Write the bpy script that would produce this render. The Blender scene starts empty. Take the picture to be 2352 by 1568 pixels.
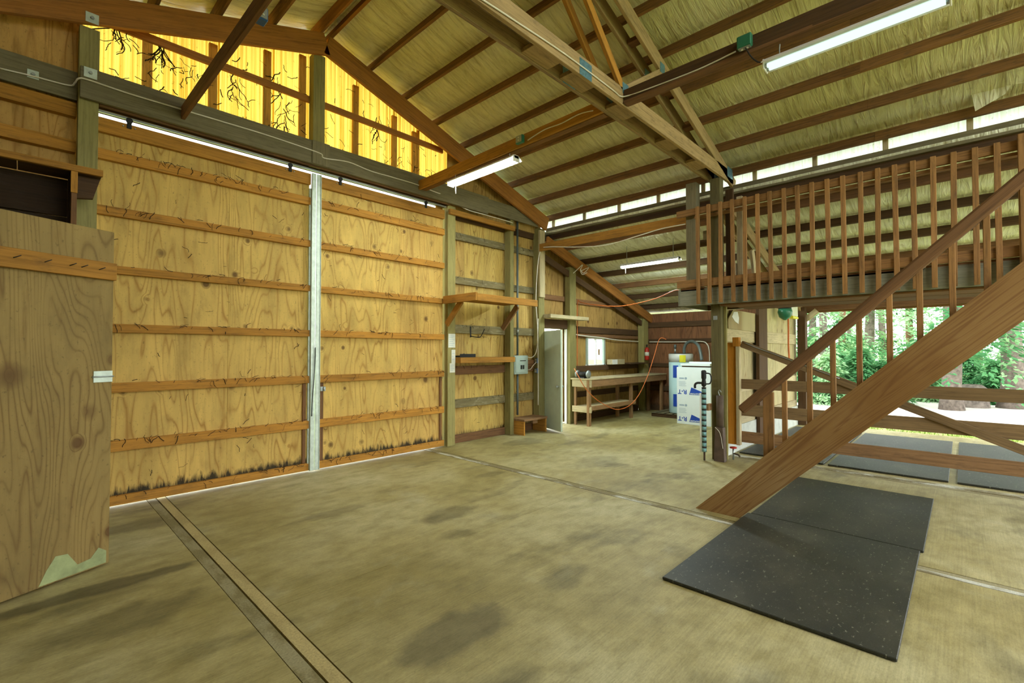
import bpy, bmesh, math, random
from mathutils import Vector, Matrix, noise
random.seed(7)
SC = bpy.context.scene
COL = SC.collection
V = Vector
# ------------------------------------------------------------------ camera, world, exposure
CAM_H, YAW, PITCH, FPX = 1.63, math.radians(46.27), math.radians(1.16), 1082.0
cam = bpy.data.cameras.new('camera'); co = bpy.data.objects.new('camera', cam); COL.objects.link(co)
cam.sensor_width = 36.0; cam.lens = 36.0*FPX/2352.0; cam.clip_start = 0.05; cam.clip_end = 300
co.location = (0, 0, CAM_H); co.rotation_euler = (math.radians(90)+PITCH, 0, -YAW)
SC.camera = co
world = bpy.data.worlds.new('overcast_sky'); SC.world = world; world.use_nodes = True
bg = world.node_tree.nodes['Background']; bg.inputs[0].default_value = (0.95, 0.98, 1.0, 1); bg.inputs[1].default_value = 1.25
SC.view_settings.view_transform = 'Standard'; SC.view_settings.look = 'None'
SC.view_settings.gamma = 1.0; SC.view_settings.use_curve_mapping = False
SC.view_settings.exposure = 2.03
try:
    SC.cycles.max_bounces = 9; SC.cycles.diffuse_bounces = 6; SC.cycles.transmission_bounces = 6; SC.cycles.adaptive_threshold = 0.06; SC.cycles.adaptive_min_samples = 16
    SC.cycles.use_denoising = True; SC.cycles.sample_clamp_indirect = 6.0; SC.cycles.caustics_reflective = False
except Exception: pass
LAMP = 40.0
_F = V((math.sin(YAW)*math.cos(PITCH), math.cos(YAW)*math.cos(PITCH), math.sin(PITCH)))
_R = V((math.cos(YAW), -math.sin(YAW), 0)); _U = _R.cross(_F)
def at(ax, v, px, py):
    """photo pixel -> the point where its ray meets the plane ax = v"""
    d = _R*((px-1176)/FPX) + _U*((784-py)/FPX) + _F
    i = 'xyz'.index(ax); o = V((0, 0, CAM_H)); t = (v-o[i])/d[i]
    return o + d*t
# ------------------------------------------------------------------ materials
MATS = {}
class Mat:
    def __init__(s, name):
        s.m = bpy.data.materials.new(name); s.m.use_nodes = True; s.t = s.m.node_tree; s.t.nodes.clear()
        s.out = s.t.nodes.new('ShaderNodeOutputMaterial'); s.b = s.t.nodes.new('ShaderNodeBsdfPrincipled')
        s.t.links.new(s.b.outputs[0], s.out.inputs[0]); MATS[name] = s.m
    def n(s, typ, ins=None, **kw):
        nd = s.t.nodes.new('ShaderNode'+typ)
        for k, v in kw.items(): setattr(nd, k, v)
        for k, v in (ins or {}).items(): s.set(nd.inputs[k], v)
        return nd
    def set(s, sock, v):
        if hasattr(v, 'is_output'): s.t.links.new(v, sock)
        elif hasattr(v, 'outputs'): s.t.links.new(v.outputs[0], sock)
        elif isinstance(v, (tuple, list)) and len(v) == 3 and sock.type == 'RGBA': sock.default_value = (*v, 1)
        else: sock.default_value = v
    def math(s, op, a, b=0.0, clamp=False):
        nd = s.n('Math', {0: a, 1: b}, operation=op); nd.use_clamp = clamp; return nd
    def mix(s, f, a, b, typ='MIX'):
        nd = s.n('Mix', data_type='RGBA', blend_type=typ)
        s.set(nd.inputs[0], f); s.set(nd.inputs[6], a); s.set(nd.inputs[7], b); return nd.outputs[2]
    def ramp(s, f, stops):
        nd = s.n('ValToRGB', {0: f}); e = nd.color_ramp.elements
        while len(e) < len(stops): e.new(0.5)
        for el, (p, c) in zip(e, stops): el.position = p; el.color = (*c, 1) if len(c) == 3 else c
        return nd
    def obj(s, scale=(1, 1, 1), rnd=True):
        tc = s.n('TexCoord').outputs['Object']
        if rnd:
            r = s.n('ObjectInfo').outputs['Random']
            off = s.n('VectorMath', {0: r, 1: (37.0, 19.0, 53.0)}, operation='MULTIPLY')
            tc = s.n('VectorMath', {0: tc, 1: off}, operation='ADD').outputs[0]
        return s.n('Mapping', {'Vector': tc, 'Scale': scale})
    def pos(s, scale=(1, 1, 1)):
        return s.n('Mapping', {'Vector': s.n('NewGeometry').outputs['Position'], 'Scale': scale})
    def noise(s, vec, scale=1.0, detail=4.0, rough=0.55, dist=0.0):
        return s.n('TexNoise', {'Vector': vec, 'Scale': scale, 'Detail': detail, 'Roughness': rough, 'Distortion': dist}).outputs[0]
    def bump(s, h, strength=0.2, dist=0.01):
        s.set(s.b.inputs['Normal'], s.n('Bump', {'Strength': strength, 'Distance': dist, 'Height': h}))
    def fin(s, col, rough=0.8, metal=0.0, spec=0.3):
        s.set(s.b.inputs['Base Color'], col); s.set(s.b.inputs['Roughness'], rough)
        s.set(s.b.inputs['Metallic'], metal); s.set(s.b.inputs['Specular IOR Level'], spec); return s.m
def mulc(c, k): return tuple(min(1.0, max(0.0, x*k)) for x in c)
def wood(name, base, contrast=0.45, grain=1.0, dirt=0.25, rough=0.82, dirtcol=(0.05, 0.04, 0.025)):
    s = Mat(name)
    g = s.noise(s.obj((0.9*grain, 26*grain, 26*grain)), 2.2, 5, 0.6, 0.6)
    b = s.noise(s.obj((0.8, 3, 3)), 2.0, 3)
    c = s.ramp(g, [(0.28, mulc(base, 1-contrast)), (0.5, base), (0.75, mulc(base, 1+contrast*0.5))])
    d = s.noise(s.obj((2.5, 9, 9)), 2.5, 6, 0.7)
    dm = s.ramp(d, [(0.52, (0, 0, 0)), (0.72, (dirt, dirt, dirt))])
    c2 = s.mix(dm, c.outputs[0], dirtcol)
    r = s.n('ObjectInfo').outputs['Random']
    val = s.math('ADD', s.math('MULTIPLY', r, 0.34), s.math('ADD', s.math('MULTIPLY', b, 0.5), 0.58))
    hs = s.n('HueSaturation', {'Color': c2, 'Value': val})
    s.bump(g, 0.22, 0.006)
    return s.fin(hs.outputs[0], rough)
def plywood(name, base, line, knots=0.5, mold=0.0, streak=0.3, freq=21.0, ks=1.3):
    s = Mat(name)
    p = s.obj((1, 1, 0))
    vor = s.n('TexVoronoi', {'Vector': s.n('Mapping', {'Vector': p, 'Scale': (1.0, 1.15, 1)}), 'Scale': 3.1})
    dist = vor.outputs['Distance']
    cellv = s.n('SeparateColor', {0: vor.outputs['Color']}).outputs[0]
    has = s.math('LESS_THAN', cellv, knots)
    kd = s.math('MULTIPLY', s.math('SUBTRACT', 1.0, s.math('MULTIPLY', dist, 4.5), True), has)
    low = s.noise(s.n('Mapping', {'Vector': p, 'Scale': (0.3, 2.0, 1)}), 1.0, 2.5, 0.5, 0.25)
    v = s.math('ADD', s.math('MULTIPLY', low, freq), s.math('MULTIPLY', kd, 2.3))
    fr = s.math('PINGPONG', v, 0.5)
    ln = s.ramp(fr, [(0.0, (1, 1, 1)), (0.13, (0.25, 0.25, 0.25)), (0.34, (0, 0, 0))])
    fine = s.noise(s.n('Mapping', {'Vector': p, 'Scale': (2.0, 60, 1)}), 2.0, 3)
    broad = s.noise(s.n('Mapping', {'Vector': p, 'Scale': (0.5, 2.2, 1)}), 1.6, 4)
    c = s.ramp(broad, [(0.3, mulc(base, 0.78)), (0.5, base), (0.72, mulc(base, 1.2))]).outputs[0]
    c = s.mix(s.math('MULTIPLY', fine, 0.45), c, mulc(base, 0.6))
    mk = s.noise(s.n('Mapping', {'Vector': p, 'Scale': (0.7, 1.1, 1)}), 2.1, 2)
    c = s.mix(s.math('MULTIPLY', ln, s.ramp(mk, [(0.3, (0.15,)*3), (0.6, (0.8,)*3)])), c, line)
    core = s.ramp(s.math('MULTIPLY', dist, s.math('ADD', s.math('MULTIPLY', cellv, 1.4), 0.7)), [(0.06*ks, (1, 1, 1)), (0.085*ks, (0.6,)*3), (0.13*ks, (0, 0, 0))])
    c = s.mix(s.math('MULTIPLY', s.math('MULTIPLY', core, has), 0.85), c, (0.10, 0.045, 0.012))
    st = s.noise(s.n('Mapping', {'Vector': p, 'Scale': (1.1, 7, 1)}), 2.0, 5, 0.65)
    c = s.mix(s.ramp(st, [(0.55, (0, 0, 0)), (0.75, (streak,)*3)]), c, (0.16, 0.085, 0.02))
    sp = s.noise(s.n('Mapping', {'Vector': p, 'Scale': (9, 12, 1)}), 3.0, 6, 0.75)
    c = s.mix(s.ramp(sp, [(0.58, (0, 0, 0)), (0.68, (0.6,)*3)]), c, (0.08, 0.055, 0.02))
    bl = s.noise(s.n('Mapping', {'Vector': p, 'Scale': (1.3, 2.6, 1)}), 1.5, 6, 0.65)
    c = s.mix(s.ramp(bl, [(0.5, (0, 0, 0)), (0.75, (0.5,)*3)]), c, mulc(base, 0.42))
    if mold:
        z = s.n('SeparateXYZ', {0: s.n('NewGeometry').outputs['Position']}).outputs[2]
        up = s.noise(s.pos((9, 9, 1.5)), 2.0, 5, 0.7)
        mm = s.math('SUBTRACT', s.math('ADD', 0.02, s.math('MULTIPLY', up, 0.36)), z)
        c = s.mix(s.math('MULTIPLY', s.math('MULTIPLY', mm, 14.0, True), mold), c, (0.018, 0.016, 0.008))
    r = s.n('ObjectInfo').outputs['Random']
    hs = s.n('HueSaturation', {'Color': c, 'Value': s.math('ADD', s.math('MULTIPLY', r, 0.16), 0.92), 'Hue': s.math('ADD', s.math('MULTIPLY', r, 0.012), 0.494)})
    s.bump(s.math('SUBTRACT', 1.0, ln), 0.05, 0.003)
    return s.fin(hs.outputs[0], 0.75)
def plain(name, col, rough=0.6, metal=0.0, var=0.18, scale=6.0, spec=0.4, bump=0.0):
    s = Mat(name)
    n = s.noise(s.obj(), scale, 5, 0.6)
    c = s.ramp(n, [(0.3, mulc(col, 1-var)), (0.55, col), (0.8, mulc(col, 1+var))])
    if bump: s.bump(n, bump, 0.005)
    return s.fin(c.outputs[0], rough, metal, spec)
def emit(name, col, strength):
    s = Mat(name); e = s.n('Emission', {0: col, 1: strength}); s.t.links.new(e.outputs[0], s.out.inputs[0]); return s.m
wood('orange_fir', (0.44, 0.21, 0.032), 0.4, 1, 0.4)
wood('stud_fir_backlit', (0.62, 0.31, 0.045), 0.4, 1, 0.45)  # brighter fir: light coming through the gable panels is put into the colour
wood('dark_olive', (0.115, 0.098, 0.04), 0.4, 1, 0.35)
wood('handrail_wood', (0.19, 0.095, 0.036), 0.4, 1, 0.3)
wood('rafter_fir', (0.34, 0.145, 0.03), 0.4, 1, 0.3)
wood('purlin_wood', (0.22, 0.11, 0.036), 0.5, 1, 0.7)
wood('brown_wood', (0.2, 0.10, 0.04), 0.45, 1, 0.45)
wood('dark_wood', (0.085, 0.045, 0.018), 0.45, 1, 0.4)
wood('closet_shade', (0.03, 0.016, 0.006), 0.5, 1, 0.4)  # near black: the deep shade inside the closet is put into the colour
wood('grey_wood', (0.185, 0.16, 0.09), 0.35, 1, 0.35)
wood('fascia_grey', (0.21, 0.21, 0.15), 0.35, 1.2, 0.4)
wood('treated_olive', (0.29, 0.255, 0.09), 0.32, 1, 0.3)
wood('pale_truss', (0.36, 0.25, 0.115), 0.4, 1, 0.55)
wood('mossy_girt', (0.2, 0.165, 0.075), 0.45, 1.2, 0.6, dirtcol=(0.4, 0.38, 0.25))
wood('railing_wood', (0.3, 0.155, 0.05), 0.45, 1, 0.5)
wood('stringer_wood', (0.33, 0.155, 0.045), 0.6, 0.55, 0.2)
wood('gate_wood', (0.21, 0.135, 0.06), 0.4, 1, 0.35)
wood('gate_orange', (0.52, 0.215, 0.02), 0.3, 1, 0.3)
wood('bench_wood', (0.3, 0.17, 0.075), 0.4, 1, 0.4)
wood('pale_board', (0.5, 0.42, 0.24), 0.3, 1, 0.3)
plywood('door_ply', (0.68, 0.45, 0.12), (0.32, 0.155, 0.028), 0.62, 0.95, 0.35)
plywood('wall_ply', (0.60, 0.41, 0.115), (0.26, 0.12, 0.02), 0.6, 0.7, 0.55)
plywood('upper_ply', (0.62, 0.36, 0.10), (0.25, 0.10, 0.016), 0.3, 0.0, 0.7)
plywood('stall_ply', (0.32, 0.225, 0.07), (0.14, 0.08, 0.02), 0.6, 0.0, 0.6, freq=34.0, ks=2.0)
plywood('shed_ply', (0.46, 0.29, 0.085), (0.15, 0.07, 0.014), 0.4, 0.5, 0.9)
plywood('red_ply', (0.27, 0.125, 0.05), (0.1, 0.04, 0.014), 0.2, 0.5, 0.8)
plywood('pale_ply', (0.55, 0.47, 0.24), (0.3, 0.2, 0.07), 0.3, 0.5, 0.5)
plain('galvanized', (0.62, 0.72, 0.62), 0.45, 0.35, 0.2, 14)
plain('white_paint', (0.8, 0.8, 0.76), 0.5, 0, 0.08)
plain('door_paint', (0.62, 0.72, 0.58), 0.5, 0, 0.12, 3)
plain('steel', (0.4, 0.45, 0.44), 0.4, 0.7, 0.2)
plain('blue_plate', (0.16, 0.33, 0.42), 0.4, 0.5, 0.3, 40)
plain('blue_box', (0.02, 0.10, 0.30), 0.5)
plain('panel_grey', (0.40, 0.50, 0.44), 0.5, 0.1, 0.1)
plain('conduit_grey', (0.12, 0.15, 0.14), 0.5, 0.3)
plain('cable_white', (0.75, 0.72, 0.6), 0.6, 0, 0.1)
plain('cable_orange', (0.65, 0.16, 0.03), 0.55)
plain('cable_black', (0.015, 0.016, 0.014), 0.5)
plain('iron_black', (0.02, 0.02, 0.018), 0.55, 0.3)
plain('rust_brown', (0.11, 0.075, 0.05), 0.7, 0.1, 0.3, 10)
plain('heater_teal', (0.50, 0.72, 0.72), 0.35, 0, 0.05)
plain('heater_top', (0.62, 0.64, 0.6), 0.45, 0.1, 0.1)
plain('foam_white', (0.78, 0.86, 0.86), 0.7, 0, 0.03)
plain('print_blue', (0.015, 0.07, 0.42), 0.5, 0, 0.05)
plain('print_grey', (0.35, 0.45, 0.55), 0.6, 0, 0.05)
plain('yellow_tag', (0.75, 0.72, 0.03), 0.5, 0, 0.05)
plain('red_paint', (0.48, 0.03, 0.015), 0.35, 0, 0.1)
plain('paper', (0.72, 0.74, 0.62), 0.7, 0, 0.08)
plain('cardboard', (0.38, 0.24, 0.10), 0.8)
plain('green_plastic', (0.03, 0.18, 0.1), 0.3)
plain('wrap_teal', (0.18, 0.36, 0.36), 0.5, 0.1, 0.3, 12)
plain('cobweb', (0.5, 0.5, 0.42), 0.9)
plain('vine_dark', (0.035, 0.022, 0.008), 0.95, 0, 0.4)
plain('bark', (0.22, 0.18, 0.15), 0.95, 0, 0.5, 9, 0.1, 0.6)
plain('bark_red', (0.27, 0.14, 0.09), 0.95, 0, 0.5, 9, 0.1, 0.6)
plain('driveway', (0.62, 0.58, 0.52), 0.95, 0, 0.12, 3)
plain('pale_block', (0.55, 0.58, 0.5), 0.9, 0, 0.2, 5)
plain('red_wash', (0.42, 0.13, 0.06), 0.8, 0, 0.5, 8)
def make_concrete():
    s = Mat('concrete')
    big = s.noise(s.pos(), 0.55, 5, 0.6, 0.3)
    c = s.ramp(big, [(0.3, (0.255, 0.205, 0.062)), (0.48, (0.39, 0.335, 0.14)), (0.68, (0.51, 0.47, 0.255))]).outputs[0]
    st = s.noise(s.pos((1, 2.0, 1)), 0.95, 5, 0.55, 0.2)
    c = s.mix(s.ramp(st, [(0.57, (0, 0, 0)), (0.68, (0.62,)*3)]), c, (0.12, 0.105, 0.045))
    st2 = s.noise(s.n('Mapping', {'Vector': s.pos(), 'Location': (9, 4, 0)}), 1.7, 6, 0.6)
    c = s.mix(s.ramp(st2, [(0.58, (0, 0, 0)), (0.72, (0.4,)*3)]), c, (0.46, 0.45, 0.3))
    wob = s.noise(s.pos(), 2.6, 4, 0.6)
    for cx, cy, rx, ry, k in ((3.0, 3.75, 0.42, 0.22, 0.5), (1.75, 2.15, 0.5, 0.28, 0.6), (2.75, 2.1, 0.35, 0.2, 0.45), (0.5, 3.7, 0.6, 0.3, 0.5), (4.35, 4.55, 0.28, 0.16, 0.4), (0.75, 5.6, 0.45, 0.25, 0.55), (0.35, 4.3, 0.9, 0.14, 0.8), (2.2, 4.6, 0.5, 0.15, 0.35), (0.62, 1.9, 0.35, 0.3, 0.5), (6.3, 5.7, 0.6, 0.35, 0.4), (3.7, 0.9, 0.6, 0.3, 0.3), (5.9, 3.9, 0.7, 0.35, 0.3), (1.5, 1.2, 0.6, 0.5, 0.4)):
        v = s.n('VectorMath', {0: s.n('VectorMath', {0: s.n('NewGeometry').outputs['Position'], 1: (cx, cy, 0)}, operation='SUBTRACT').outputs[0], 1: (1/rx, 1/ry, 0)}, operation='MULTIPLY')
        L = s.n('VectorMath', {0: v.outputs[0]}, operation='LENGTH').outputs['Value']
        mk = s.math('MULTIPLY', s.math('SUBTRACT', s.math('ADD', 0.2, s.math('MULTIPLY', wob, 1.2)), L), 3.5, True)
        c = s.mix(s.math('MULTIPLY', mk, k), c, (0.105, 0.09, 0.04))
    med = s.noise(s.pos((1, 1.6, 1)), 4.5, 6, 0.65)
    c = s.mix(1.0, c, s.ramp(med, [(0.3, (0.72, 0.7, 0.62)), (0.55, (1.0,)*3), (0.75, (1.15,)*3)]).outputs[0], 'MULTIPLY')
    br = s.noise(s.pos((2.0, 90, 1)), 1.0, 3)
    fi = s.noise(s.pos((22, 60, 1)), 2.0, 6, 0.8)
    m = s.math('ADD', s.math('MULTIPLY', br, 0.4), s.math('MULTIPLY', fi, 0.75))
    c = s.mix(1.0, c, s.ramp(m, [(0.3, (0.58,)*3), (0.6, (0.98,)*3), (0.85, (1.25,)*3)]).outputs[0], 'MULTIPLY')
    pit = s.noise(s.pos(), 38, 4, 0.8)
    c = s.mix(s.ramp(pit, [(0.63, (0, 0, 0)), (0.72, (0.5,)*3)]), c, (0.09, 0.075, 0.03))
    s.bump(m, 0.25, 0.004)
    return s.fin(c, s.ramp(big, [(0.3, (0.52,)*3), (0.7, (0.68,)*3)]).outputs[0], 0, 0.35)
make_concrete()
def make_strip(name, base, pale, thr):
    s = Mat(name)
    n = s.noise(s.pos((3, 1.3, 1)), 1.6, 5, 0.6)
    c = s.ramp(n, [(thr-0.05, base), (thr+0.05, pale)]).outputs[0]
    f = s.noise(s.pos((40, 40, 1)), 2, 5, 0.7)
    c = s.mix(1.0, c, s.ramp(f, [(0.3, (0.6,)*3), (0.7, (1.1,)*3)]).outputs[0], 'MULTIPLY')
    return s.fin(c, 0.8)
make_strip('joint_pale', (0.24, 0.2, 0.1), (0.62, 0.62, 0.5), 0.52)
make_strip('filler_tan', (0.46, 0.37, 0.155), (0.54, 0.44, 0.19), 0.5)
make_strip('joint_grey', (0.25, 0.21, 0.09), (0.36, 0.32, 0.17), 0.5)
def make_rubber():
    s = Mat('rubber')
    n = s.noise(s.pos((1, 1.6, 1)), 1.5, 5, 0.6)
    c = s.ramp(n, [(0.3, (0.014, 0.016, 0.010)), (0.55, (0.03, 0.03, 0.018)), (0.8, (0.065, 0.06, 0.036))]).outputs[0]
    sp = s.noise(s.pos((14, 24, 1)), 1.5, 6, 0.7)
    c = s.mix(s.ramp(sp, [(0.6, (0, 0, 0)), (0.68, (0.75,)*3)]), c, (0.3, 0.3, 0.21))
    f = s.noise(s.pos(), 140, 3, 0.8)
    c = s.mix(s.ramp(f, [(0.6, (0, 0, 0)), (0.75, (0.45,)*3)]), c, (0.17, 0.17, 0.11))
    s.bump(f, 0.3, 0.003)
    return s.fin(c, 0.55, 0, 0.4)
make_rubber()
def make_insulation(name, a, b, d0):
    s = Mat(name)
    w = s.noise(s.pos((2.2, 16, 2.2)), 1.0, 5, 0.62, 0.9)
    big = s.noise(s.pos((0.7, 0.7, 0.7)), 1.1, 3)
    c = s.ramp(big, [(0.3, d0), (0.55, a), (0.8, b)]).outputs[0]
    c = s.mix(1.0, c, s.ramp(w, [(0.28, (0.62, 0.58, 0.44)), (0.5, (1, 1, 1)), (0.75, (1.12, 1.12, 1.12))]).outputs[0], 'MULTIPLY')
    d = s.noise(s.pos((6, 3, 6)), 2.0, 5, 0.7)
    c = s.mix(s.ramp(d, [(0.6, (0, 0, 0)), (0.75, (0.3,)*3)]), c, (0.2, 0.17, 0.06))
    s.bump(w, 0.9, 0.045)
    return s.fin(c, 0.42, 0, 0.5)
make_insulation('insulation', (0.74, 0.72, 0.45), (0.82, 0.82, 0.61), (0.6, 0.57, 0.28))
make_insulation('insulation_white_lit', (0.86, 0.89, 0.72), (0.9, 0.93, 0.8), (0.78, 0.8, 0.58))  # white facing, brightened to stand in for daylight on the lean-to ceiling
def make_translucent(name, lo, hi, spots=0.5):
    s = Mat(name)
    st = s.noise(s.pos((26, 26, 0.25)), 1.3, 3, 0.6)
    c = s.ramp(st, [(0.3, lo), (0.62, hi)]).outputs[0]
    sp = s.noise(s.pos((9, 9, 7)), 2.2, 6, 0.75)
    c = s.mix(s.ramp(sp, [(0.61, (0, 0, 0)), (0.7, (spots,)*3)]), c, (0.09, 0.05, 0.005))
    t = s.n('BsdfTranslucent', {0: c}); d = s.n('BsdfDiffuse', {0: c})
    m = s.n('MixShader', {0: 0.12, 1: t.outputs[0], 2: d.outputs[0]})
    s.t.links.new(m.outputs[0], s.out.inputs[0]); return s.m
make_translucent('fibreglass_yellow', (0.34, 0.17, 0.008), (0.66, 0.44, 0.085), 0.8)
make_translucent('fibreglass_white', (0.8, 0.8, 0.7), (0.98, 0.98, 0.95), 0.6)
def make_glass():
    s = Mat('window_glass'); g = s.n('BsdfGlossy', {0: (0.9, 0.95, 1), 1: 0.05}); t = s.n('BsdfTransparent', {0: (0.92, 0.96, 0.98)})
    m = s.n('MixShader', {0: 0.08, 1: t.outputs[0], 2: g.outputs[0]}); s.t.links.new(m.outputs[0], s.out.inputs[0])
make_glass()
def make_leaf(name, a, b):
    s = Mat(name); n = s.noise(s.pos(), 1.7, 4, 0.7)
    c = s.ramp(n, [(0.3, a), (0.7, b)]).outputs[0]
    t = s.n('BsdfTranslucent', {0: c}); d = s.n('BsdfDiffuse', {0: c}); m = s.n('MixShader', {0: 0.6, 1: t.outputs[0], 2: d.outputs[0]})
    s.t.links.new(m.outputs[0], s.out.inputs[0])
make_leaf('needles_dark', (0.05, 0.2, 0.08), (0.16, 0.38, 0.15))
make_leaf('needles_light', (0.16, 0.40, 0.18), (0.48, 0.66, 0.36))
make_leaf('grass_blade', (0.12, 0.26, 0.03), (0.46, 0.56, 0.12))
def make_ground():
    s = Mat('lawn'); n = s.noise(s.pos(), 1.3, 6, 0.7)
    return s.fin(s.ramp(n, [(0.3, (0.2, 0.28, 0.06)), (0.5, (0.36, 0.44, 0.11)), (0.72, (0.55, 0.5, 0.28))]).outputs[0], 0.95)
make_ground()
emit('tube_lit', (0.93, 1.0, 0.94), LAMP); emit('tube_cool', (0.86, 1.0, 0.97), LAMP*2); emit('tube_dim', (0.72, 1.0, 0.88), 0.32)
# ------------------------------------------------------------------ geometry helpers
I4 = Matrix.Identity(4)
ROOTM = {}
def link(name, me, mat, parent=None, M=I4):
    o = bpy.data.objects.new(name, me); COL.objects.link(o)
    if mat and not me.materials: me.materials.append(MATS[mat])
    ROOTM[o.name] = M
    if parent is not None:
        o.parent = parent; o.matrix_local = ROOTM[parent.name].inverted() @ M
    else: o.matrix_world = M
    return o
def tag(o, label=None, cat=None, group=None, kind=None):
    for k, v in (('label', label), ('category', cat), ('group', group), ('kind', kind)):
        if v: o[k] = v
    return o
def empty(name, loc=(0, 0, 0), **kw):
    o = bpy.data.objects.new(name, None); COL.objects.link(o); o.empty_display_size = 0.1
    o.location = loc; ROOTM[o.name] = Matrix.Translation(loc); return tag(o, **kw)
def mesh(verts, faces, smooth=False):
    me = bpy.data.meshes.new('m'); me.from_pydata([tuple(v) for v in verts], [], faces)
    if smooth: me.polygons.foreach_set('use_smooth', [True]*len(me.polygons))
    me.update(); return me
BOXF = [(0, 3, 2, 1), (4, 5, 6, 7), (0, 1, 5, 4), (1, 2, 6, 5), (2, 3, 7, 6), (3, 0, 4, 7)]
def boxverts(x0, x1, y0, y1, z0, z1):
    return [(x0, y0, z0), (x1, y0, z0), (x1, y1, z0), (x0, y1, z0), (x0, y0, z1), (x1, y0, z1), (x1, y1, z1), (x0, y1, z1)]
def bevel_box(x0, x1, y0, y1, z0, z1, b):
    bm = bmesh.new(); vs = [bm.verts.new(v) for v in boxverts(x0, x1, y0, y1, z0, z1)]
    for f in BOXF: bm.faces.new([vs[i] for i in f])
    if b: bmesh.ops.bevel(bm, geom=bm.edges[:], offset=b, segments=1, affect='EDGES')
    me = bpy.data.meshes.new('m'); bm.to_mesh(me); bm.free(); return me
def board(name, p0, p1, wy, wz, mat, parent=None, up=(0, 0, 1), bev=0.003):
    """a board from p0 to p1 (grain along local x), wy wide across, wz along up"""
    p0, p1, up = V(p0), V(p1), V(up); x = (p1-p0); L = x.length; x.normalize()
    if abs(x.dot(up.normalized())) > 0.99: up = V((0, 1, 0))
    y = up.cross(x).normalized(); z = x.cross(y)
    M = Matrix(((x.x, y.x, z.x, p0.x), (x.y, y.y, z.y, p0.y), (x.z, y.z, z.z, p0.z), (0, 0, 0, 1)))
    return link(name, bevel_box(0, L, -wy/2, wy/2, -wz/2, wz/2, min(bev, wy*0.2, wz*0.2)), mat, parent, M)
def abox(name, x, y, z, mat, parent=None, g=None, bev=0.003):
    """axis-aligned box; grain along g (default its longest side)"""
    d = (x[1]-x[0], y[1]-y[0], z[1]-z[0]); c = ((x[0]+x[1])/2, (y[0]+y[1])/2, (z[0]+z[1])/2)
    g = g or 'xyz'[d.index(max(d))]
    if g == 'x': return board(name, (x[0], c[1], c[2]), (x[1], c[1], c[2]), d[1], d[2], mat, parent, (0, 0, 1), bev)
    if g == 'y': return board(name, (c[0], y[0], c[2]), (c[0], y[1], c[2]), d[0], d[2], mat, parent, (0, 0, 1), bev)
    # grain z: local y across the wider horizontal side
    if d[0] >= d[1]: return board(name, (c[0], c[1], z[0]), (c[0], c[1], z[1]), d[0], d[1], mat, parent, (0, 1, 0), bev)
    return board(name, (c[0], c[1], z[0]), (c[0], c[1], z[1]), d[1], d[0], mat, parent, (1, 0, 0), bev)
def smooth_path(pts, k=6):
    pts = [V(p) for p in pts]
    if len(pts) < 3: return pts
    out = []
    for i in range(len(pts)-1):
        a, b, c, d = pts[max(i-1, 0)], pts[i], pts[i+1], pts[min(i+2, len(pts)-1)]
        for j in range(k):
            t = j/k; out.append(0.5*((2*b)+(c-a)*t+(2*a-5*b+4*c-d)*t*t+(3*b-a-3*c+d)*t**3))
    out.append(pts[-1]); return out
def tube_data(pts, r, seg=6, r1=None):
    vs, fs = [], []; n = len(pts); prev = None
    for i, p in enumerate(pts):
        d = (pts[min(i+1, n-1)]-pts[max(i-1, 0)])
        d = d.normalized() if d.length > 1e-9 else V((0, 0, 1))
        a = prev if prev is not None else (V((0, 0, 1)) if abs(d.z) < 0.9 else V((1, 0, 0)))
        u = (a-d*a.dot(d)); u = u.normalized() if u.length > 1e-6 else d.orthogonal().normalized()
        prev = u; w = d.cross(u); rr = r if r1 is None else r+(r1-r)*i/max(1, n-1)
        for k in range(seg):
            t = 2*math.pi*k/seg; vs.append(p+u*(math.cos(t)*rr)+w*(math.sin(t)*rr))
    for i in range(n-1):
        for k in range(seg):
            k2 = (k+1) % seg; fs.append((i*seg+k, i*seg+k2, (i+1)*seg+k2, (i+1)*seg+k))
    fs.append(tuple(range(seg))[::-1]); fs.append(tuple((n-1)*seg+k for k in range(seg)))
    return vs, fs
def tube(name, pts, r, mat, parent=None, seg=8, k=6, r1=None):
    pp = smooth_path(pts, k) if k else [V(p) for p in pts]; o = pp[0].copy()
    vs, fs = tube_data([p-o for p in pp], r, seg, r1)
    return link(name, mesh(vs, fs, True), mat, parent, Matrix.Translation(o))
def lathe(name, prof, mat, parent=None, loc=(0, 0, 0), seg=24, rot=None):
    vs, fs = [], []; n = len(prof)
    for r, z in prof:
        for k in range(seg): t = 2*math.pi*k/seg; vs.append((r*math.cos(t), r*math.sin(t), z))
    for i in range(n-1):
        for k in range(seg): k2 = (k+1) % seg; fs.append((i*seg+k, i*seg+k2, (i+1)*seg+k2, (i+1)*seg+k))
    fs.append(tuple(range(seg))[::-1]); fs.append(tuple((n-1)*seg+k for k in range(seg)))
    me = mesh(vs, fs, False)
    for p in me.polygons: p.use_smooth = len(p.vertices) == 4 and seg > 8
    M = Matrix.Translation(loc) @ (rot or I4); return link(name, me, mat, parent, M)
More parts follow.
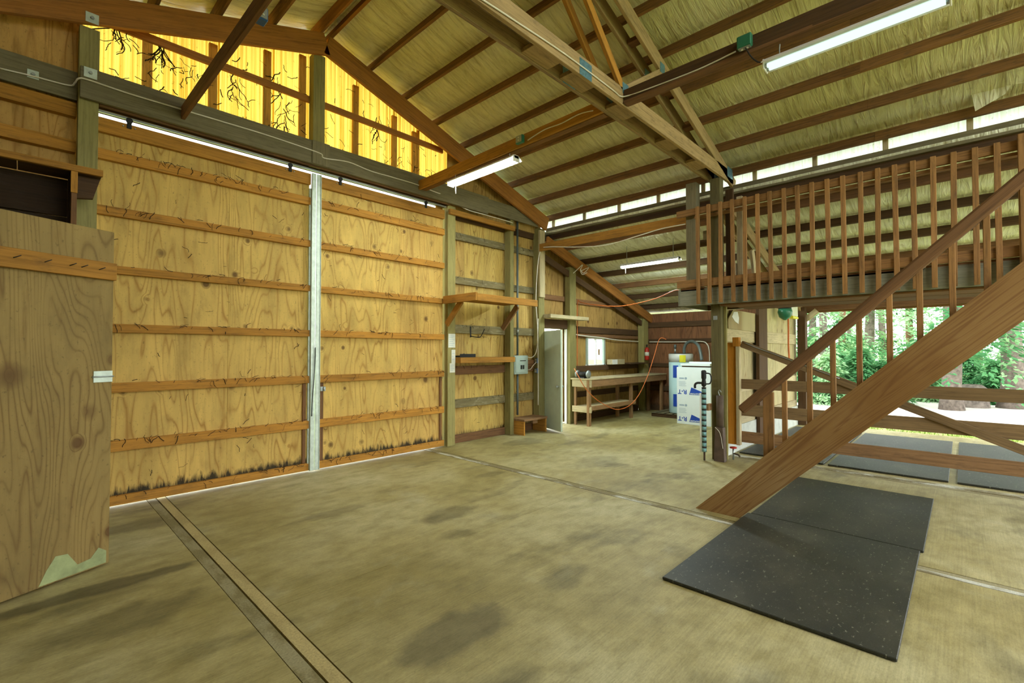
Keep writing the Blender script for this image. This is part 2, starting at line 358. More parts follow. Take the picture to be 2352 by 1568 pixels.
def prism(name, poly, y0, y1, mat, parent=None, axis='y', loc=(0, 0, 0)):
    """polygon (a, b) extruded along an axis: y -> (a, y, b); x -> (x, a, b); z -> (a, b, z)"""
    f = {'y': lambda a, b, t: (a, t, b), 'x': lambda a, b, t: (t, a, b), 'z': lambda a, b, t: (a, b, t)}[axis]
    n = len(poly); vs = [f(a, b, y0) for a, b in poly]+[f(a, b, y1) for a, b in poly]
    fs = [tuple(range(n))[::-1], tuple(range(n, 2*n))]+[(i, (i+1) % n, n+(i+1) % n, n+i) for i in range(n)]
    me = mesh(vs, fs); bm = bmesh.new(); bm.from_mesh(me); bmesh.ops.recalc_face_normals(bm, faces=bm.faces[:]); bm.to_mesh(me); bm.free()
    return link(name, me, mat, parent, Matrix.Translation(loc))
def psheet(poly, y0, y1, mat, parent, name='plywood_sheet'):
    """upright sheet with outline (x, z) and thickness y0..y1; grain (local x) runs upwards"""
    ox, oz = min(a for a, b in poly), min(b for a, b in poly)
    o = prism(name, [(b-oz, a-ox) for a, b in poly], 0, y1-y0, mat, None, 'z')
    M = Matrix(((0, 1, 0, ox), (0, 0, 1, y0), (1, 0, 0, oz), (0, 0, 0, 1)))
    ROOTM[o.name] = M; o.parent = parent; o.matrix_local = ROOTM[parent.name].inverted() @ M
    return o
def text_mesh(name, body, size, mat, parent, M, extrude=0.0):
    cu = bpy.data.curves.new('t', 'FONT'); cu.body = body; cu.size = size; cu.extrude = extrude; cu.offset = size*0.025; cu.align_x = 'CENTER'; cu.align_y = 'CENTER'
    tmp = bpy.data.objects.new('t', cu); COL.objects.link(tmp); dg = bpy.context.evaluated_depsgraph_get()
    me = bpy.data.meshes.new_from_object(tmp.evaluated_get(dg)); bpy.data.objects.remove(tmp); bpy.data.curves.remove(cu)
    me.materials.clear(); return link(name, me, mat, parent, M)

# ------------------------------------------------------------------ levels of the barn (metres)
RX, RZ, RS = 2.86, 6.0, 0.328            # ridge x, rafter top at ridge, main roof slope
LX, LZ, LS = 7.7, 4.03, 0.31             # lean-to: rafter top at x=LX, slope
XE = 12.2                                # outer side of the lean-to
Y0, YG = -2.6, 6.5                       # roof's near end, gable sheathing
def zr(x): return RZ-RS*abs(x-RX)
def zl(x): return LZ-LS*(x-LX)
# ------------------------------------------------------------------ floor
floor = empty('floor', (0, 0, 0), label='broom finished concrete barn floor with wide strip joints', kind='structure')
def slab(x0, x1, y0, y1, mat='concrete', dz=0.0, name='slab'):
    o = abox(name, (x0, x1), (y0, y1), (-0.12, dz), mat, floor, 'y', 0.0); return o
slab(-6.0, 0.983, -7, 6.75); slab(0.99, 1.066, -7, 6.6, 'joint_grey', -0.004, 'joint_strip'); slab(1.078, 1.152, -7, 6.6, 'filler_tan', -0.003, 'filler_board')
slab(1.158, 4.63, -7, 3.18); slab(1.158, 4.63, 3.185, 6.75); slab(4.636, 4.69, -7, 6.6, 'joint_pale', 0.002, 'joint_strip'); slab(4.70, 4.76, -7, 6.6, 'joint_grey', -0.003, 'joint_strip')
slab(4.766, 7.58, -7, 6.75); slab(7.586, 7.70, -7, 2.75, 'joint_grey', -0.004, 'joint_strip'); slab(7.706, 7.82, -7, 2.75, 'joint_pale', 0.003, 'joint_strip'); slab(7.83, 12.35, -7, 2.75); slab(7.586, 12.35, 2.755, 6.75)
abox('slab_bed', (-6, 12.34), (-7, 6.7), (-0.2, -0.115), 'joint_grey', floor, 'y', 0)
# ------------------------------------------------------------------ gable wall (back)
wb = empty('wall_back', (0, YG, 0), label='gable end wall of plywood, girts, posts and yellow translucent panels', kind='structure')
def girt(x0, x1, z0, z1, y0, y1, mat, par): return abox('girt', (x0, x1), (y0, y1), (z0, z1), mat, par)
GZ = [(0.02, 0.115), (0.58, 0.69), (1.195, 1.295), (1.825, 1.915), (2.44, 2.525), (3.045, 3.14), (3.62, 3.725)]
# wall left of the corner post, above and beside the closet
for a, b in ((-2.4, -1.2), (-1.195, 0.40)):
    psheet([(a, 0), (b, 0), (b, zr(b)+0.05), (a, zr(a)+0.05)], 6.48, 6.5, 'upper_ply', wb)
for z0, z1 in [(3.62, 3.74), (3.98, 4.12), (3.05, 3.14), (2.44, 2.53), (1.83, 1.92), (1.2, 1.3), (0.58, 0.69)]: girt(-2.4, 0.36, z0, z1, 6.40, 6.479, 'orange_fir', wb)
board('tie_beam', (-2.4, 6.42, 4.29), (0.365, 6.42, 4.29), 0.04, 0.285, 'grey_wood', wb)
# posts
abox('post', (0.367, 0.52), (6.30, 6.46), (0, 4.88), 'treated_olive', wb)
abox('post', (2.70, 2.86), (6.30, 6.44), (4.16, 5.68), 'treated_olive', wb)
abox('post', (5.06, 5.225), (6.36, 6.52), (0, 4.14), 'treated_olive', wb)
abox('post', (6.60, 6.70), (6.36, 6.52), (0, 4.30), 'treated_olive', wb)
abox('post', (7.46, 7.64), (6.36, 6.52), (0, 4.2), 'treated_olive', wb)
abox('post', (8.53, 8.76), (6.36, 6.50), (0, 3.52), 'treated_olive', wb)
abox('post', (11.85, 12.1), (6.32, 6.5), (0, 2.6), 'treated_olive', wb)
abox('post_facing', (7.44, 7.60), (6.31, 6.357), (2.75, 4.15), 'pale_board', wb)
# long grey tie beam in front of the posts
board('tie_beam', (0.375, 6.26, 4.29), (5.9, 6.26, 4.29), 0.045, 0.31, 'grey_wood', wb)
abox('cleat', (2.66, 2.9), (6.225, 6.237), (4.14, 4.45), 'grey_wood', wb, 'z')
abox('tie_beam', (5.2, 7.4), (6.33, 6.358), (4.2, 4.46), 'grey_wood', wb)
abox('header_board', (5.06, 6.68), (6.30, 6.352), (3.98, 4.07), 'orange_fir', wb)
# lintel and track over the sliding doors
abox('lintel', (0.525, 5.055), (6.30, 6.34), (4.125, 4.22), 'brown_wood', wb)
abox('outer_header', (0.4, 5.14), (6.477, 6.498), (4.115, 4.28), 'dark_wood', wb)
abox('door_track', (0.525, 5.055), (6.40, 6.425), (4.10, 4.125), 'steel', wb)
# gable cladding: corrugated translucent panels
def corrugated(name, x0, x1, zf0, zf1, y, mat, par, pitch=0.066, amp=0.012):
    n = max(4, int((x1-x0)/pitch*4)); vs, fs = [], []
    for i in range(n+1):
        x = x0+(x1-x0)*i/n; yy = y+amp*[0, 1, 1, 0][i % 4]
        vs += [(x-x0, yy-y, zf0(x)), (x-x0, yy-y, zf1(x))]
    for i in range(n): fs.append((2*i, 2*i+2, 2*i+3, 2*i+1))
    return link(name, mesh(vs, fs), mat, par, Matrix.Translation((x0, y, 0)))
xs = [0.40, 0.93, 1.62, 2.25, 2.86, 3.42, 4.07, 4.5, 5.14]
for a, b in zip(xs, xs[1:]): corrugated('translucent_panel', a, b+0.02, lambda x: 4.2, lambda x: zr(x)+0.1, 6.50+0.003*(xs.index(a) % 2), 'fibreglass_yellow', wb)
for x in (0.93, 1.56, 2.17, 2.62, 3.40, 4.06, 4.44): abox('stud', (x-0.045, x+0.045), (6.455, 6.495), (4.2, zr(x)-0.25), 'stud_fir_backlit', wb, 'z')
abox('stud', (4.49, 4.53), (6.455, 6.495), (4.2, zr(4.45)-0.2), 'stud_fir_backlit', wb, 'z')
board('girt', (0.56, 6.44, 5.08), (5.0, 6.44, 5.08), 0.035, 0.09, 'rafter_fir', wb)
psheet([(5.14, 4.1), (7.66, 4.1), (7.66, 4.45), (5.14, 5.28)], 6.48, 6.5, 'shed_ply', wb)
# cobwebs and dead vines caught on the gable panels, too fine to count
rv = random.Random(3); vv, vf = [], []
def squiggle(p, n, step, r, drift):
    pts = [V(p)]; d = V(drift)
    for i in range(n):
        d = (d*0.8+V((rv.uniform(-1, 1), rv.uniform(-0.25, 0.25), rv.uniform(-1, 0.7)))*0.5)
        d.normalize(); q = pts[-1]+d*step; q.y = min(6.47, max(6.43, q.y)); pts.append(q)
    v, f = tube_data(pts, r, 4); k = len(vv); vv.extend(v); vf.extend([tuple(i+k for i in t) for t in f])
for i in range(150):
    x = rv.uniform(0.6, 4.95); zt = zr(x)-0.36
    z = 4.47+(max(zt-4.47, 0.05))*rv.random()**1.4
    squiggle((x, 6.45, z), rv.randint(3, 8), 0.018, rv.uniform(0.002, 0.006), (rv.uniform(-1, 1), 0, rv.uniform(-1, 0.3)))
for x, z0, z1 in ((2.33, 4.6, 5.3), (1.05, 5.0, 5.05), (1.77, 4.75, 5.05), (3.75, 4.9, 5.25), (0.66, 4.9, 5.2), (2.42, 4.5, 4.95)):
    for k in range(9): squiggle((x+rv.uniform(-.04, .04), 6.45, z1-(z1-z0)*k/9), 7, 0.03, rv.uniform(0.003, 0.008), (rv.uniform(-.5, .5), 0, -0.9))
for k in range(34): squiggle((0.62+k*0.026, 6.45, 5.0-0.006*k+rv.uniform(-.05, .03)), rv.randint(2, 5), 0.022, rv.uniform(0.002, 0.005), (rv.uniform(-.2, 1), 0, rv.uniform(-1, .3)))
tag(link('dead_vine', mesh(vv, vf), 'vine_dark', wb), kind='stuff')
def grime(parent, x0, x1, n, zs, y, seed):
    """dusty cobweb threads and dead vine bits lying along the girts"""
    g = random.Random(seed); V_, F_ = [], []
    for i in range(n):
        z = g.choice(zs)+g.uniform(-0.015, 0.02) if g.random() < 0.8 else g.uniform(0.2, 3.9); p = V((g.uniform(x0, x1), y, z)); d = V((g.uniform(-1, 1), 0, g.uniform(-0.8, 0.4))); pts = [p]
        for k in range(g.randint(2, 6)):
            d = (d*0.8+V((g.uniform(-1, 1), 0, g.uniform(-1, 0.6)))*0.5).normalized(); q_ = pts[-1]+d*0.016; q_.y = y+g.uniform(-.004, .002); pts.append(q_)
        v, f = tube_data(pts, g.uniform(0.0012, 0.0035), 4); k = len(V_); V_.extend(v); F_.extend([tuple(j+k for j in t) for t in f])
    tag(link('cobweb_grime', mesh(V_, F_), 'vine_dark', parent), kind='stuff')
# wall right of the sliding doors
def sheets(edges, ztop, mat, y=6.56, z0=0.03):
    zt = ztop if callable(ztop) else (lambda x: ztop)
    for a, b in zip(edges, edges[1:]): psheet([(a, z0), (b-0.003, z0), (b-0.003, zt(b)), (a, zt(a))], y, y+0.018, mat, wb)
sheets([4.95, 5.6, 6.72, 7.72], 4.2, 'wall_ply')
for z0, z1, m in ((3.62, 3.75, 'mossy_girt'), (2.83, 2.96, 'mossy_girt'), (1.95, 2.10, 'mossy_girt'), (1.21, 1.36, 'brown_wood'), (0.62, 0.77, 'mossy_girt'), (0.0, 0.14, 'brown_wood'), (3.98, 4.1, 'dark_wood')):
    for a, b in ((5.23, 6.595), (6.705, 7.455)): girt(a, b, z0, z1, 6.50, 6.558, m, wb)
# lean-to end wall, with the doorway x 7.72..8.5 and the window x 9.48..10.16
def ltop(x): return zl(x)+0.1
sheets([7.72, 8.1, 8.53], ltop, 'shed_ply', 6.56, 2.12)
sheets([8.53, 9.2, 9.46], ltop, 'shed_ply'); sheets([10.18, 10.8, 11.4, XE], ltop, 'shed_ply')
abox('plywood_sheet', (9.46, 10.18), (6.56, 6.578), (0.03, 1.29), 'shed_ply', wb, 'z'); psheet([(9.46, 1.94), (10.18, 1.94), (10.18, ltop(10.18)), (9.46, ltop(9.46))], 6.56, 6.578, 'shed_ply', wb)
for z0, z1, x1, m in ((2.06, 2.21, 11.85, 'dark_wood'), (2.73, 2.85, 11.1, 'brown_wood'), (1.16, 1.28, 11.85, 'dark_wood'), (0.55, 0.68, 11.85, 'dark_wood'), (0.0, 0.14, 11.85, 'dark_wood'), (1.96, 2.04, 11.85, 'brown_wood')):
    girt(8.77, x1, z0, z1, 6.50, 6.558, m, wb)
abox('girt', (7.66, 8.52), (6.50, 6.555), (2.75, 2.86), 'brown_wood', wb); abox('door_header', (7.66, 8.52), (6.42, 6.5), (2.13, 2.32), 'dark_wood', wb)
board('rafter', (LX-0.1, 6.40, zl(LX-0.1)-0.42), (XE-0.1, 6.40, zl(XE-0.1)-0.34), 0.04, 0.14, 'dark_wood', wb)
# sliding doors
def sliding_door(name, x0, x1, seams, label):
    d = empty(name, ((x0+x1)/2, 6.45, 0.02), label=label, kind='structure')
    e = [x0]+seams+[x1]
    for a, b in zip(e, e[1:]): abox('plywood_sheet', (a, b), (6.455, 6.472), (0.03, 4.06), 'door_ply', d, 'z')
    for z0, z1 in GZ: girt(x0, x1, z0, z1, 6.40, 6.454, 'orange_fir', d)
    girt(x0, x1, 3.90, 4.05, 6.40, 6.454, 'orange_fir', d)
    for a in (x0+0.03, x1-0.075): abox('stile', (a, a+0.045), (6.43, 6.4545), (0.12, 1.19), 'brown_wood', d, 'z')
    for hx in ([x0+0.25, x1-0.28] if x0 < 2 else [x0+0.28, x1-0.4]):
        h = abox('hanger', (hx-0.02, hx+0.02), (6.385, 6.3995), (4.0, 4.10), 'iron_black', d, 'z'); 
        lathe('roller', [(0.03, -0.012), (0.03, 0.012)], 'iron_black', h, (hx, 6.392, 4.085), 14, Matrix.Rotation(math.pi/2, 4, 'X'))
        for bx in (-0.05, 0.05): lathe('bolt', [(0.008, 0), (0.006, 0.012)], 'steel', h, (hx+bx, 6.3985, 4.015), 8, Matrix.Rotation(math.pi/2, 4, 'X'))
    return d
d1 = sliding_door('door_1', 0.525, 2.72, [1.75], 'left sliding barn door of knotty plywood with orange girts')
d2 = sliding_door('door_2', 2.855, 5.02, [4.17], 'right sliding barn door of knotty plywood with orange girts')
grime(d1, 0.6, 2.68, 240, [b for a, b in GZ], 6.396, 1); grime(d2, 2.9, 4.98, 260, [b for a, b in GZ], 6.396, 2); grime(wb, 5.26, 7.4, 160, [3.75, 2.96, 2.1, 1.36, 0.77, 3.6, 1.9, 0.6], 6.497, 3)
# galvanised edge channels with a slit of daylight between
for d, a, b in ((d1, 2.722, 2.783), (d2, 2.792, 2.853)):
    abox('edge_channel', (a, b), (6.375, 6.40), (0.015, 4.06), 'galvanized', d, 'z')
    abox('channel_lip', ((a, a+0.008) if d is d1 else (b-0.008, b)), (6.365, 6.376), (0.015, 4.06), 'galvanized', d, 'z')
abox('channel_back', (2.70, 2.735), (6.401, 6.43), (0.02, 3.85), 'galvanized', d1, 'z')
lt = abox('latch', (2.86, 2.93), (6.36, 6.399), (1.08, 1.14), 'steel', d2); lathe('latch_pin', [(0.012, 0), (0.012, 0.06)], 'steel', lt, (2.9, 6.35, 1.08), 10)
tube('pull_rope', [(2.78, 6.355, 1.68), (2.765, 6.352, 1.3), (2.745, 6.355, 1.0), (2.74, 6.36, 0.75)], 0.006, 'cable_black', d1)
# ------------------------------------------------------------------ ceiling: rafters, purlins, insulation
cl = empty('ceiling', (RX, 2, RZ), label='open timber roof with purlins and wrinkled faced insulation', kind='structure')
RD = 0.30
for x1, nm in ((7.62, 1), (-2.4, 0)):
    board('rafter', (RX, 6.27, zr(RX)-RD/2*1.05), (x1, 6.27, zr(x1)-RD/2*1.05), 0.05, RD*0.95, 'rafter_fir', cl)
PUR = [RX+0.07+0.603*i for i in range(9)]; PURL = [RX-0.07-0.603*i for i in range(9)]
PH = 0.14
cosr = 1/math.sqrt(1+RS*RS)
for x in PUR+PURL:
    s = 1 if x > RX else -1; up = V((s*RS, 0, 1)).normalized(); c = V((x, 0, zr(x)))+up*(PH/2)
    for a, b in ((Y0, 0.8), (0.801, 6.6)): board('purlin', (c.x, a, c.z), (c.x, b, c.z), 0.04, PH, 'purlin_wood' if abs(x-RX) > 0.2 else 'rafter_fir', cl, up)
LPU = [7.80]+[8.30+0.695*i for i in range(6)]; lup = V((LS, 0, 1)).normalized()
for i, x in enumerate(LPU):
    c = V((x, 0, zl(x)))+lup*(PH/2)
    for a, b in ((Y0, 2.68), (2.681, 6.58)): board('purlin', (c.x, a, c.z), (c.x, b, c.z), 0.04, PH, 'brown_wood' if i % 3 == 1 else 'dark_wood', cl, lup)
def quilt(x0, z0, x1, z1, sag, sx, seed, mat='insulation'):
    """faced insulation between two purlins, sagging and wrinkled"""
    L = V((x1-x0, 0, z1-z0)); nrm = V((-(z1-z0), 0, x1-x0)).normalized()
    if nrm.z < 0: nrm = -nrm
    nu = 8; ys = [Y0+(6.6-Y0)*j/56 for j in range(57)]; vs, fs = [], []
    for y in ys:
        seam = abs(((y+seed*0.37) % 1.83)-0.9) > 0.86
        for i in range(nu+1):
            t = i/nu; w = noise.noise(V((x0*3+t*0.8, y*3.1, seed)))*0.014
            p = V((x0, y, z0))+L*t-nrm*(sag*math.sin(math.pi*t)**0.8*(0.8 if seam else 1.0)+w*math.sin(math.pi*t)); vs.append(p-V((x0, Y0, z0)))
    for j in range(len(ys)-1):
        for i in range(nu): a = j*(nu+1)+i; fs.append((a, a+1, a+nu+2, a+nu+1))
    return link('insulation_panel', mesh(vs, fs, True), mat, cl, Matrix.Translation((x0, Y0, z0)))
def ztop(x): return zr(x)+PH/cosr
xsr = [RX]+PUR; k = 0
for lst in (xsr, [RX]+PURL):
    for a, b in zip(lst[:-1], lst[1:]): k += 1; quilt(a, ztop(a), b, ztop(b), 0.035, 1, k)
quilt(PUR[-1], ztop(PUR[-1]), 8.0, ztop(8.0), 0.02, 1, 40)
def zlt(x): return zl(x)+PH*math.sqrt(1+LS*LS)
for a, b in zip([LX+0.02]+LPU, LPU+[XE+0.25]): k += 1; quilt(a, zlt(a), b, zlt(b), 0.085 if b-a > 0.5 else 0.03, 1, k, 'insulation_white_lit')
# solid roof sheets over the insulation
def roofsheet(x0, z0, x1, z1):
    vs = [(x0, Y0-0.05, z0), (x1, Y0-0.05, z1), (x1, 6.9, z1), (x0, 6.9, z0)]; vs += [(a, b, c+0.03) for a, b, c in vs]
    return link('roof_sheet', mesh(vs, BOXF), 'galvanized', cl)
roofsheet(RX, ztop(RX)+0.03, 8.15, ztop(8.15)+0.03); roofsheet(-2.6, ztop(-2.6)+0.03, RX, ztop(RX)+0.03); roofsheet(LX+0.16, zlt(LX+0.16)+0.05, XE+0.5, zlt(XE+0.5)+0.03)
# lean-to rafters
board('rafter', (LX-0.1, 6.27, zl(LX-0.1)-0.13), (XE, 6.27, zl(XE)-0.12), 0.05, 0.22, 'rafter_fir', cl)
for y in (2.60, 2.80): board('rafter', (LX-0.05, y, zl(LX)-0.1), (XE, y, zl(XE)-0.1), 0.04, 0.19, 'pale_truss', cl)
# clerestory strip: white translucent sheets on studs, over a grey beam
def corr_y(x, ya, yb, z0, z1):
    n = int((yb-ya)/0.066*4); vs, fs = [], []
    for i in range(n+1):
        y = ya+(yb-ya)*i/n; xx = 0.012*[0, 1, 1, 0][i % 4]; vs += [(xx, y-ya, z0), (xx, y-ya, z1)]
    for i in range(n): fs.append((2*i, 2*i+1, 2*i+3, 2*i+2))
    link('clerestory_panel', mesh(vs, fs), 'fibreglass_white', cl, Matrix.Translation((x, ya, 0)))
for j in range(11): corr_y(7.90+0.002*(j % 2), -2.5+0.83*j, -2.5+0.83*(j+1)+0.02, 4.18, 4.62)
for j in range(12): abox('clerestory_stud', (7.855, 7.893), (-2.5+0.80*j-0.03, -2.5+0.80*j+0.03), (4.24, 4.5), 'pale_board', cl, 'z')
abox('clerestory_beam', (7.74, 7.80), (Y0, 6.4), (4.10, 4.245), 'grey_wood', cl); abox('clerestory_beam', (7.805, 7.90), (Y0, 6.4), (4.05, 4.16), 'dark_wood', cl)
# long girts that carry the lamps
for x, m in ((4.36, 'orange_fir'), (1.20, 'brown_wood')):
    board('lamp_girt', (x+0.02, 6.237, 4.275), (x+0.06, 2.83, 4.335), 0.04, 0.14, m, cl)
    board('lamp_girt', (x+0.07, 2.57, 4.34), (x+0.1, Y0, 4.34), 0.04, 0.14, 'dark_wood', cl)
    if x > 2: board('lamp_girt_flange', (x+0.09, 2.57, 4.275), (x+0.15, Y0, 4.275), 0.10, 0.03, 'brown_wood', cl); board('lamp_girt_flange', (x+0.085, 6.2, 4.215), (x+0.12, 2.84, 4.27), 0.09, 0.03, 'purlin_wood', cl)
# torn flap of facing
fl = [at('x', 7.55, px, py) for px, py in ((2225, 190), (2332, 150), (2352, 165), (2352, 190), (2322, 195), (2310, 215), (2275, 235), (2240, 255))]
me = mesh([p-fl[0] for p in fl]+[p-fl[0]+V((0.008, 0, 0)) for p in fl], [tuple(range(8)), tuple(range(8, 16))[::-1]]+[(i, 8+i, 8+(i+1) % 8, (i+1) % 8) for i in range(8)])
tag(link('torn_flap', me, 'insulation', cl, Matrix.Translation(fl[0])), label='torn flap of grey roof facing')
for par, yy, px, py, w in ((cl, 6.242, 212, 42, 0.05), (wb, 6.234, 208, 168, 0.05), (wb, 6.397, 76, 171, 0.04)):
    p = at('y', yy, px, py); o = abox('washer_plate', (p.x-w, p.x+w), (yy-0.004, yy), (p.z-w, p.z+w), 'galvanized', par, 'x', 0.001); lathe('bolt_head', [(0.018, 0), (0.014, 0.02)], 'steel', o, (p.x, yy-0.004, p.z), 6, Matrix.Rotation(math.pi/2, 4, 'X'))
# ------------------------------------------------------------------ doubled truss
tr = tag(empty('roof_truss', (7.5, 2.7, 4.25)), 'doubled timber roof truss with nail plates spanning the barn', 'truss')
for y, yo in ((2.60, 0), (2.80, 1)):
    board('bottom_chord', (-2.2, y, 4.345), (7.75, y, 4.345), 0.04, 0.19, 'pale_truss', tr)
    for x1 in (7.85, -2.1): board('top_chord', (RX, y, zr(RX)-0.1), (x1, y, zr(x1)-0.1), 0.04, 0.18, 'pale_truss', tr)
    board('web', (4.42, y, 4.44), (3.05, y, zr(3.05)-0.2), 0.04, 0.09, 'orange_fir', tr)
    board('web', (4.50, y, 4.44), (5.35, y, zr(5.35)-0.18), 0.04, 0.12, 'pale_truss', tr)
    for s in (1,):
        board('web', (2*RX-4.42, y, 4.44), (2*RX-3.05, y, zr(3.05)-0.2), 0.04, 0.09, 'orange_fir', tr)
for bx in (3.2, 3.75, 4.55, 5.7, 6.6): abox('spacer_block', (bx-0.18, bx+0.18), (2.621, 2.779), (4.26, 4.30), 'pale_truss', tr)
for bx in (4.2, 4.9, 5.7, 6.4, 7.1): board('spacer_block', (bx, 2.621, zr(bx)-0.1), (bx, 2.779, zr(bx)-0.1), 0.12, 0.05, 'brown_wood', tr)
for bx, bz, w, h in ((3.72, 4.33, 0.2, 0.16), (4.46, 4.44, 0.12, 0.12), (5.33, 5.05, 0.12, 0.12), (7.6, 4.4, 0.22, 0.16)):
    for y in (2.577, 2.777): abox('nail_plate', (bx-w/2, bx+w/2), (y, y+0.002), (bz-h/2, bz+h/2), 'blue_plate', tr, 'x', 0)
# ------------------------------------------------------------------ posts on the inner line
p1 = tag(empty('main_post', (7.33, 2.69, 0)), 'dark treated post beside the yard hydrant, from floor up to truss', 'post')
abox('shaft', (7.25, 7.40), (2.61, 2.755), (0, 4.25), 'dark_olive', p1); abox('side_board', (7.36, 7.40), (2.57, 2.609), (0, 2.3), 'treated_olive', p1)
wsh = abox('square_washer', (7.244, 7.2495), (2.66, 2.72), (2.10, 2.16), 'steel', p1, 'y'); lathe('bolt', [(0.012, 0), (0.012, 0.02)], 'steel', wsh, (7.236, 2.69, 2.13), 8, Matrix.Rotation(math.pi/2, 4, 'Y'))
# ------------------------------------------------------------------ loft and its railing
lo = tag(empty('loft_platform', (7.6, 1, 2.3)), 'narrow timber loft platform with grey edge board above the gate', 'loft')
LXF = 7.10
abox('edge_board', (LXF, LXF+0.04), (Y0, 3.20), (2.325, 2.575), 'fascia_grey', lo)
abox('end_board', (LXF, 8.2), (3.165, 3.2), (2.325, 2.56), 'fascia_grey', lo)
abox('back_board', (8.17, 8.21), (Y0, 3.16), (2.325, 2.56), 'dark_wood', lo)
for j in range(10): abox('joist', (LXF+0.045, 8.165), (Y0+0.02+0.6*j, Y0+0.06+0.6*j), (2.34, 2.545), 'brown_wood', lo)
for a, b in ((7.10, 7.62), (7.635, 8.21)):
    for y0, y1 in ((Y0, 0.29), (0.30, 2.595 if a < 7.5 else 3.16)) + (((2.80, 3.16),) if a < 7.5 else ()): abox('deck_board', (a, b), (y0, y1), (2.548 if a < 7.5 else 2.578, 2.60), 'brown_wood', lo, 'y')
abox('soffit_board', (7.16, 7.60), (Y0, 2.595), (2.30, 2.324), 'brown_wood', lo, 'y'); abox('soffit_board', (7.64, 8.16), (Y0, 2.5), (2.30, 2.324), 'brown_wood', lo, 'y')
for j in range(6): abox('landing_board', (4.85, 7.09), (-2.2+0.242*j, -2.2+0.242*j+0.237), (2.56, 2.60), 'brown_wood', lo, 'x')
for yy in (-2.2, -0.80): abox('landing_joist', (4.85, 7.09), (yy, yy+0.04), (2.33, 2.559), 'brown_wood', lo)
abox('landing_post', (4.86, 5.0), (-2.15, -2.01), (0, 2.329), 'treated_olive', lo); abox('landing_newel', (4.92, 5.0), (-0.90, -0.80), (2.601, 3.55), 'railing_wood', lo, 'z')
abox('corner_post', (7.20, 7.35), (2.95, 3.11), (2.6, 4.25), 'grey_wood', lo)
ra = tag(empty('loft_railing', (7.05, 1, 2.6)), 'brown wooden loft railing with many square balusters', 'railing')
abox('bottom_rail', (7.055, 7.095), (-2.2, 3.20), (2.60, 2.715), 'railing_wood', ra); abox('top_rail', (7.055, 7.095), (-2.2, 3.20), (3.70, 3.80), 'railing_wood', ra)
abox('cap_rail', (7.10, 7.19), (-2.2, 2.94), (3.655, 3.69), 'railing_wood', ra)
for cxp in (282, 352, 425, 502, 580, 662, 742, 830, 918, 1008, 1108, 1208, 1318, 1425, 1538, 1655, 1780, 1908, 2048, 2190):
    y = at('x', 7.03, 1500+cxp/2.7606, 500).y; j = random.uniform(-.006, .006)
    board('baluster', (7.036, y+j, 2.335), (7.036, y-j, 3.805), 0.05, 0.036, 'railing_wood', ra, (1, 0, 0))
y = at('x', 7.03, 2347, 500).y; abox('newel', (6.97, 7.053), (y-0.13, y+0.02), (2.33, 3.83), 'railing_wood', ra)
for j in range(1, 8): abox('baluster', (7.018, 7.054), (y-0.2*j-0.16, y-0.2*j-0.11), (2.335, 3.805), 'railing_wood', ra, 'z')
# framing stood on the loft behind the railing
st = tag(empty('timber_prop', (7.5, 2.6, 2.6)), 'pale upright boards propped beside the posts on the loft', 'prop')
abox('upright', (7.42, 7.47), (2.35, 2.43), (2.61, 3.95), 'pale_board', st); abox('upright', (7.45, 7.5), (2.49, 2.6), (2.61, 4.1), 'dark_wood', st); abox('foot_block', (7.38, 7.50), (2.44, 2.489), (2.61, 2.95), 'pale_board', st, 'z')
abox('crosspiece', (7.41, 7.44), (2.62, 2.93), (3.38, 3.52), 'pale_board', st)
br = tag(board('loose_board', (8.05, 2.35, 2.64), (7.85, 2.35, 3.20), 0.04, 0.12, 'pale_board', None, (1, 0, 0)), 'short pale board leaning among the loft framing', 'board')
# ------------------------------------------------------------------ stair
sr = tag(empty('staircase', (4.93, 1.8, 0)), 'steep open stair with wide brown stringer and balustrade rising to loft', 'stairs')
SY, SS = 2.03, 0.964
def stz(y): return SS*(SY-y)
prism('stringer', [(2.03, 0.0), (1.60, 0.0), (-0.72, (1.60+0.72)*SS), (-0.72, stz(-0.72))], 4.88, 4.92, 'stringer_wood', sr, 'x')
s_ = sr.children[0]; s_.data.materials.clear()
def make_stringer():
    s = Mat('stringer_grain'); g = s.n('NewGeometry').outputs['Position']
    p = s.n('Mapping', {'Vector': g, 'Rotation': (math.radians(43.9), 0, 0)}); q = s.n('Mapping', {'Vector': p, 'Scale': (1, 0.2, 6.5)})
    low = s.noise(q, 1.6, 3, 0.5, 0.5); fr = s.math('PINGPONG', s.math('MULTIPLY', low, 11.0), 0.5)
    fine = s.noise(s.n('Mapping', {'Vector': p, 'Scale': (1, 1.2, 70)}), 1.5, 4)
    big = s.noise(p, 1.1, 4)
    c = s.ramp(big, [(0.3, (0.25, 0.135, 0.038)), (0.55, (0.35, 0.215, 0.078)), (0.75, (0.41, 0.29, 0.13))]).outputs[0]
    c = s.mix(s.ramp(fr, [(0.0, (0.6,)*3), (0.25, (0, 0, 0))]), c, (0.13, 0.05, 0.012))
    c = s.mix(s.math('MULTIPLY', fine, 0.5), c, (0.2, 0.085, 0.02))
    s.bump(fine, 0.2, 0.004); return s.fin(c, 0.7)
make_stringer(); s_.data.materials.append(MATS['stringer_grain'])
yb = [1.209, 1.005, 0.826, 0.636, 0.432, 0.242, 0.05, -0.14, -0.33, -0.52]
def hz(y): return 1.0+0.95*(1.576-y)-0.005
for y in yb: abox('baluster', (4.93, 4.968), (y-0.02, y+0.02), (stz(y)-0.22, hz(y)+0.02), 'railing_wood', sr, 'z')
abox('newel', (4.925, 4.965), (1.30, 1.39), (0.35, hz(1.34)+0.02), 'railing_wood', sr, 'z')
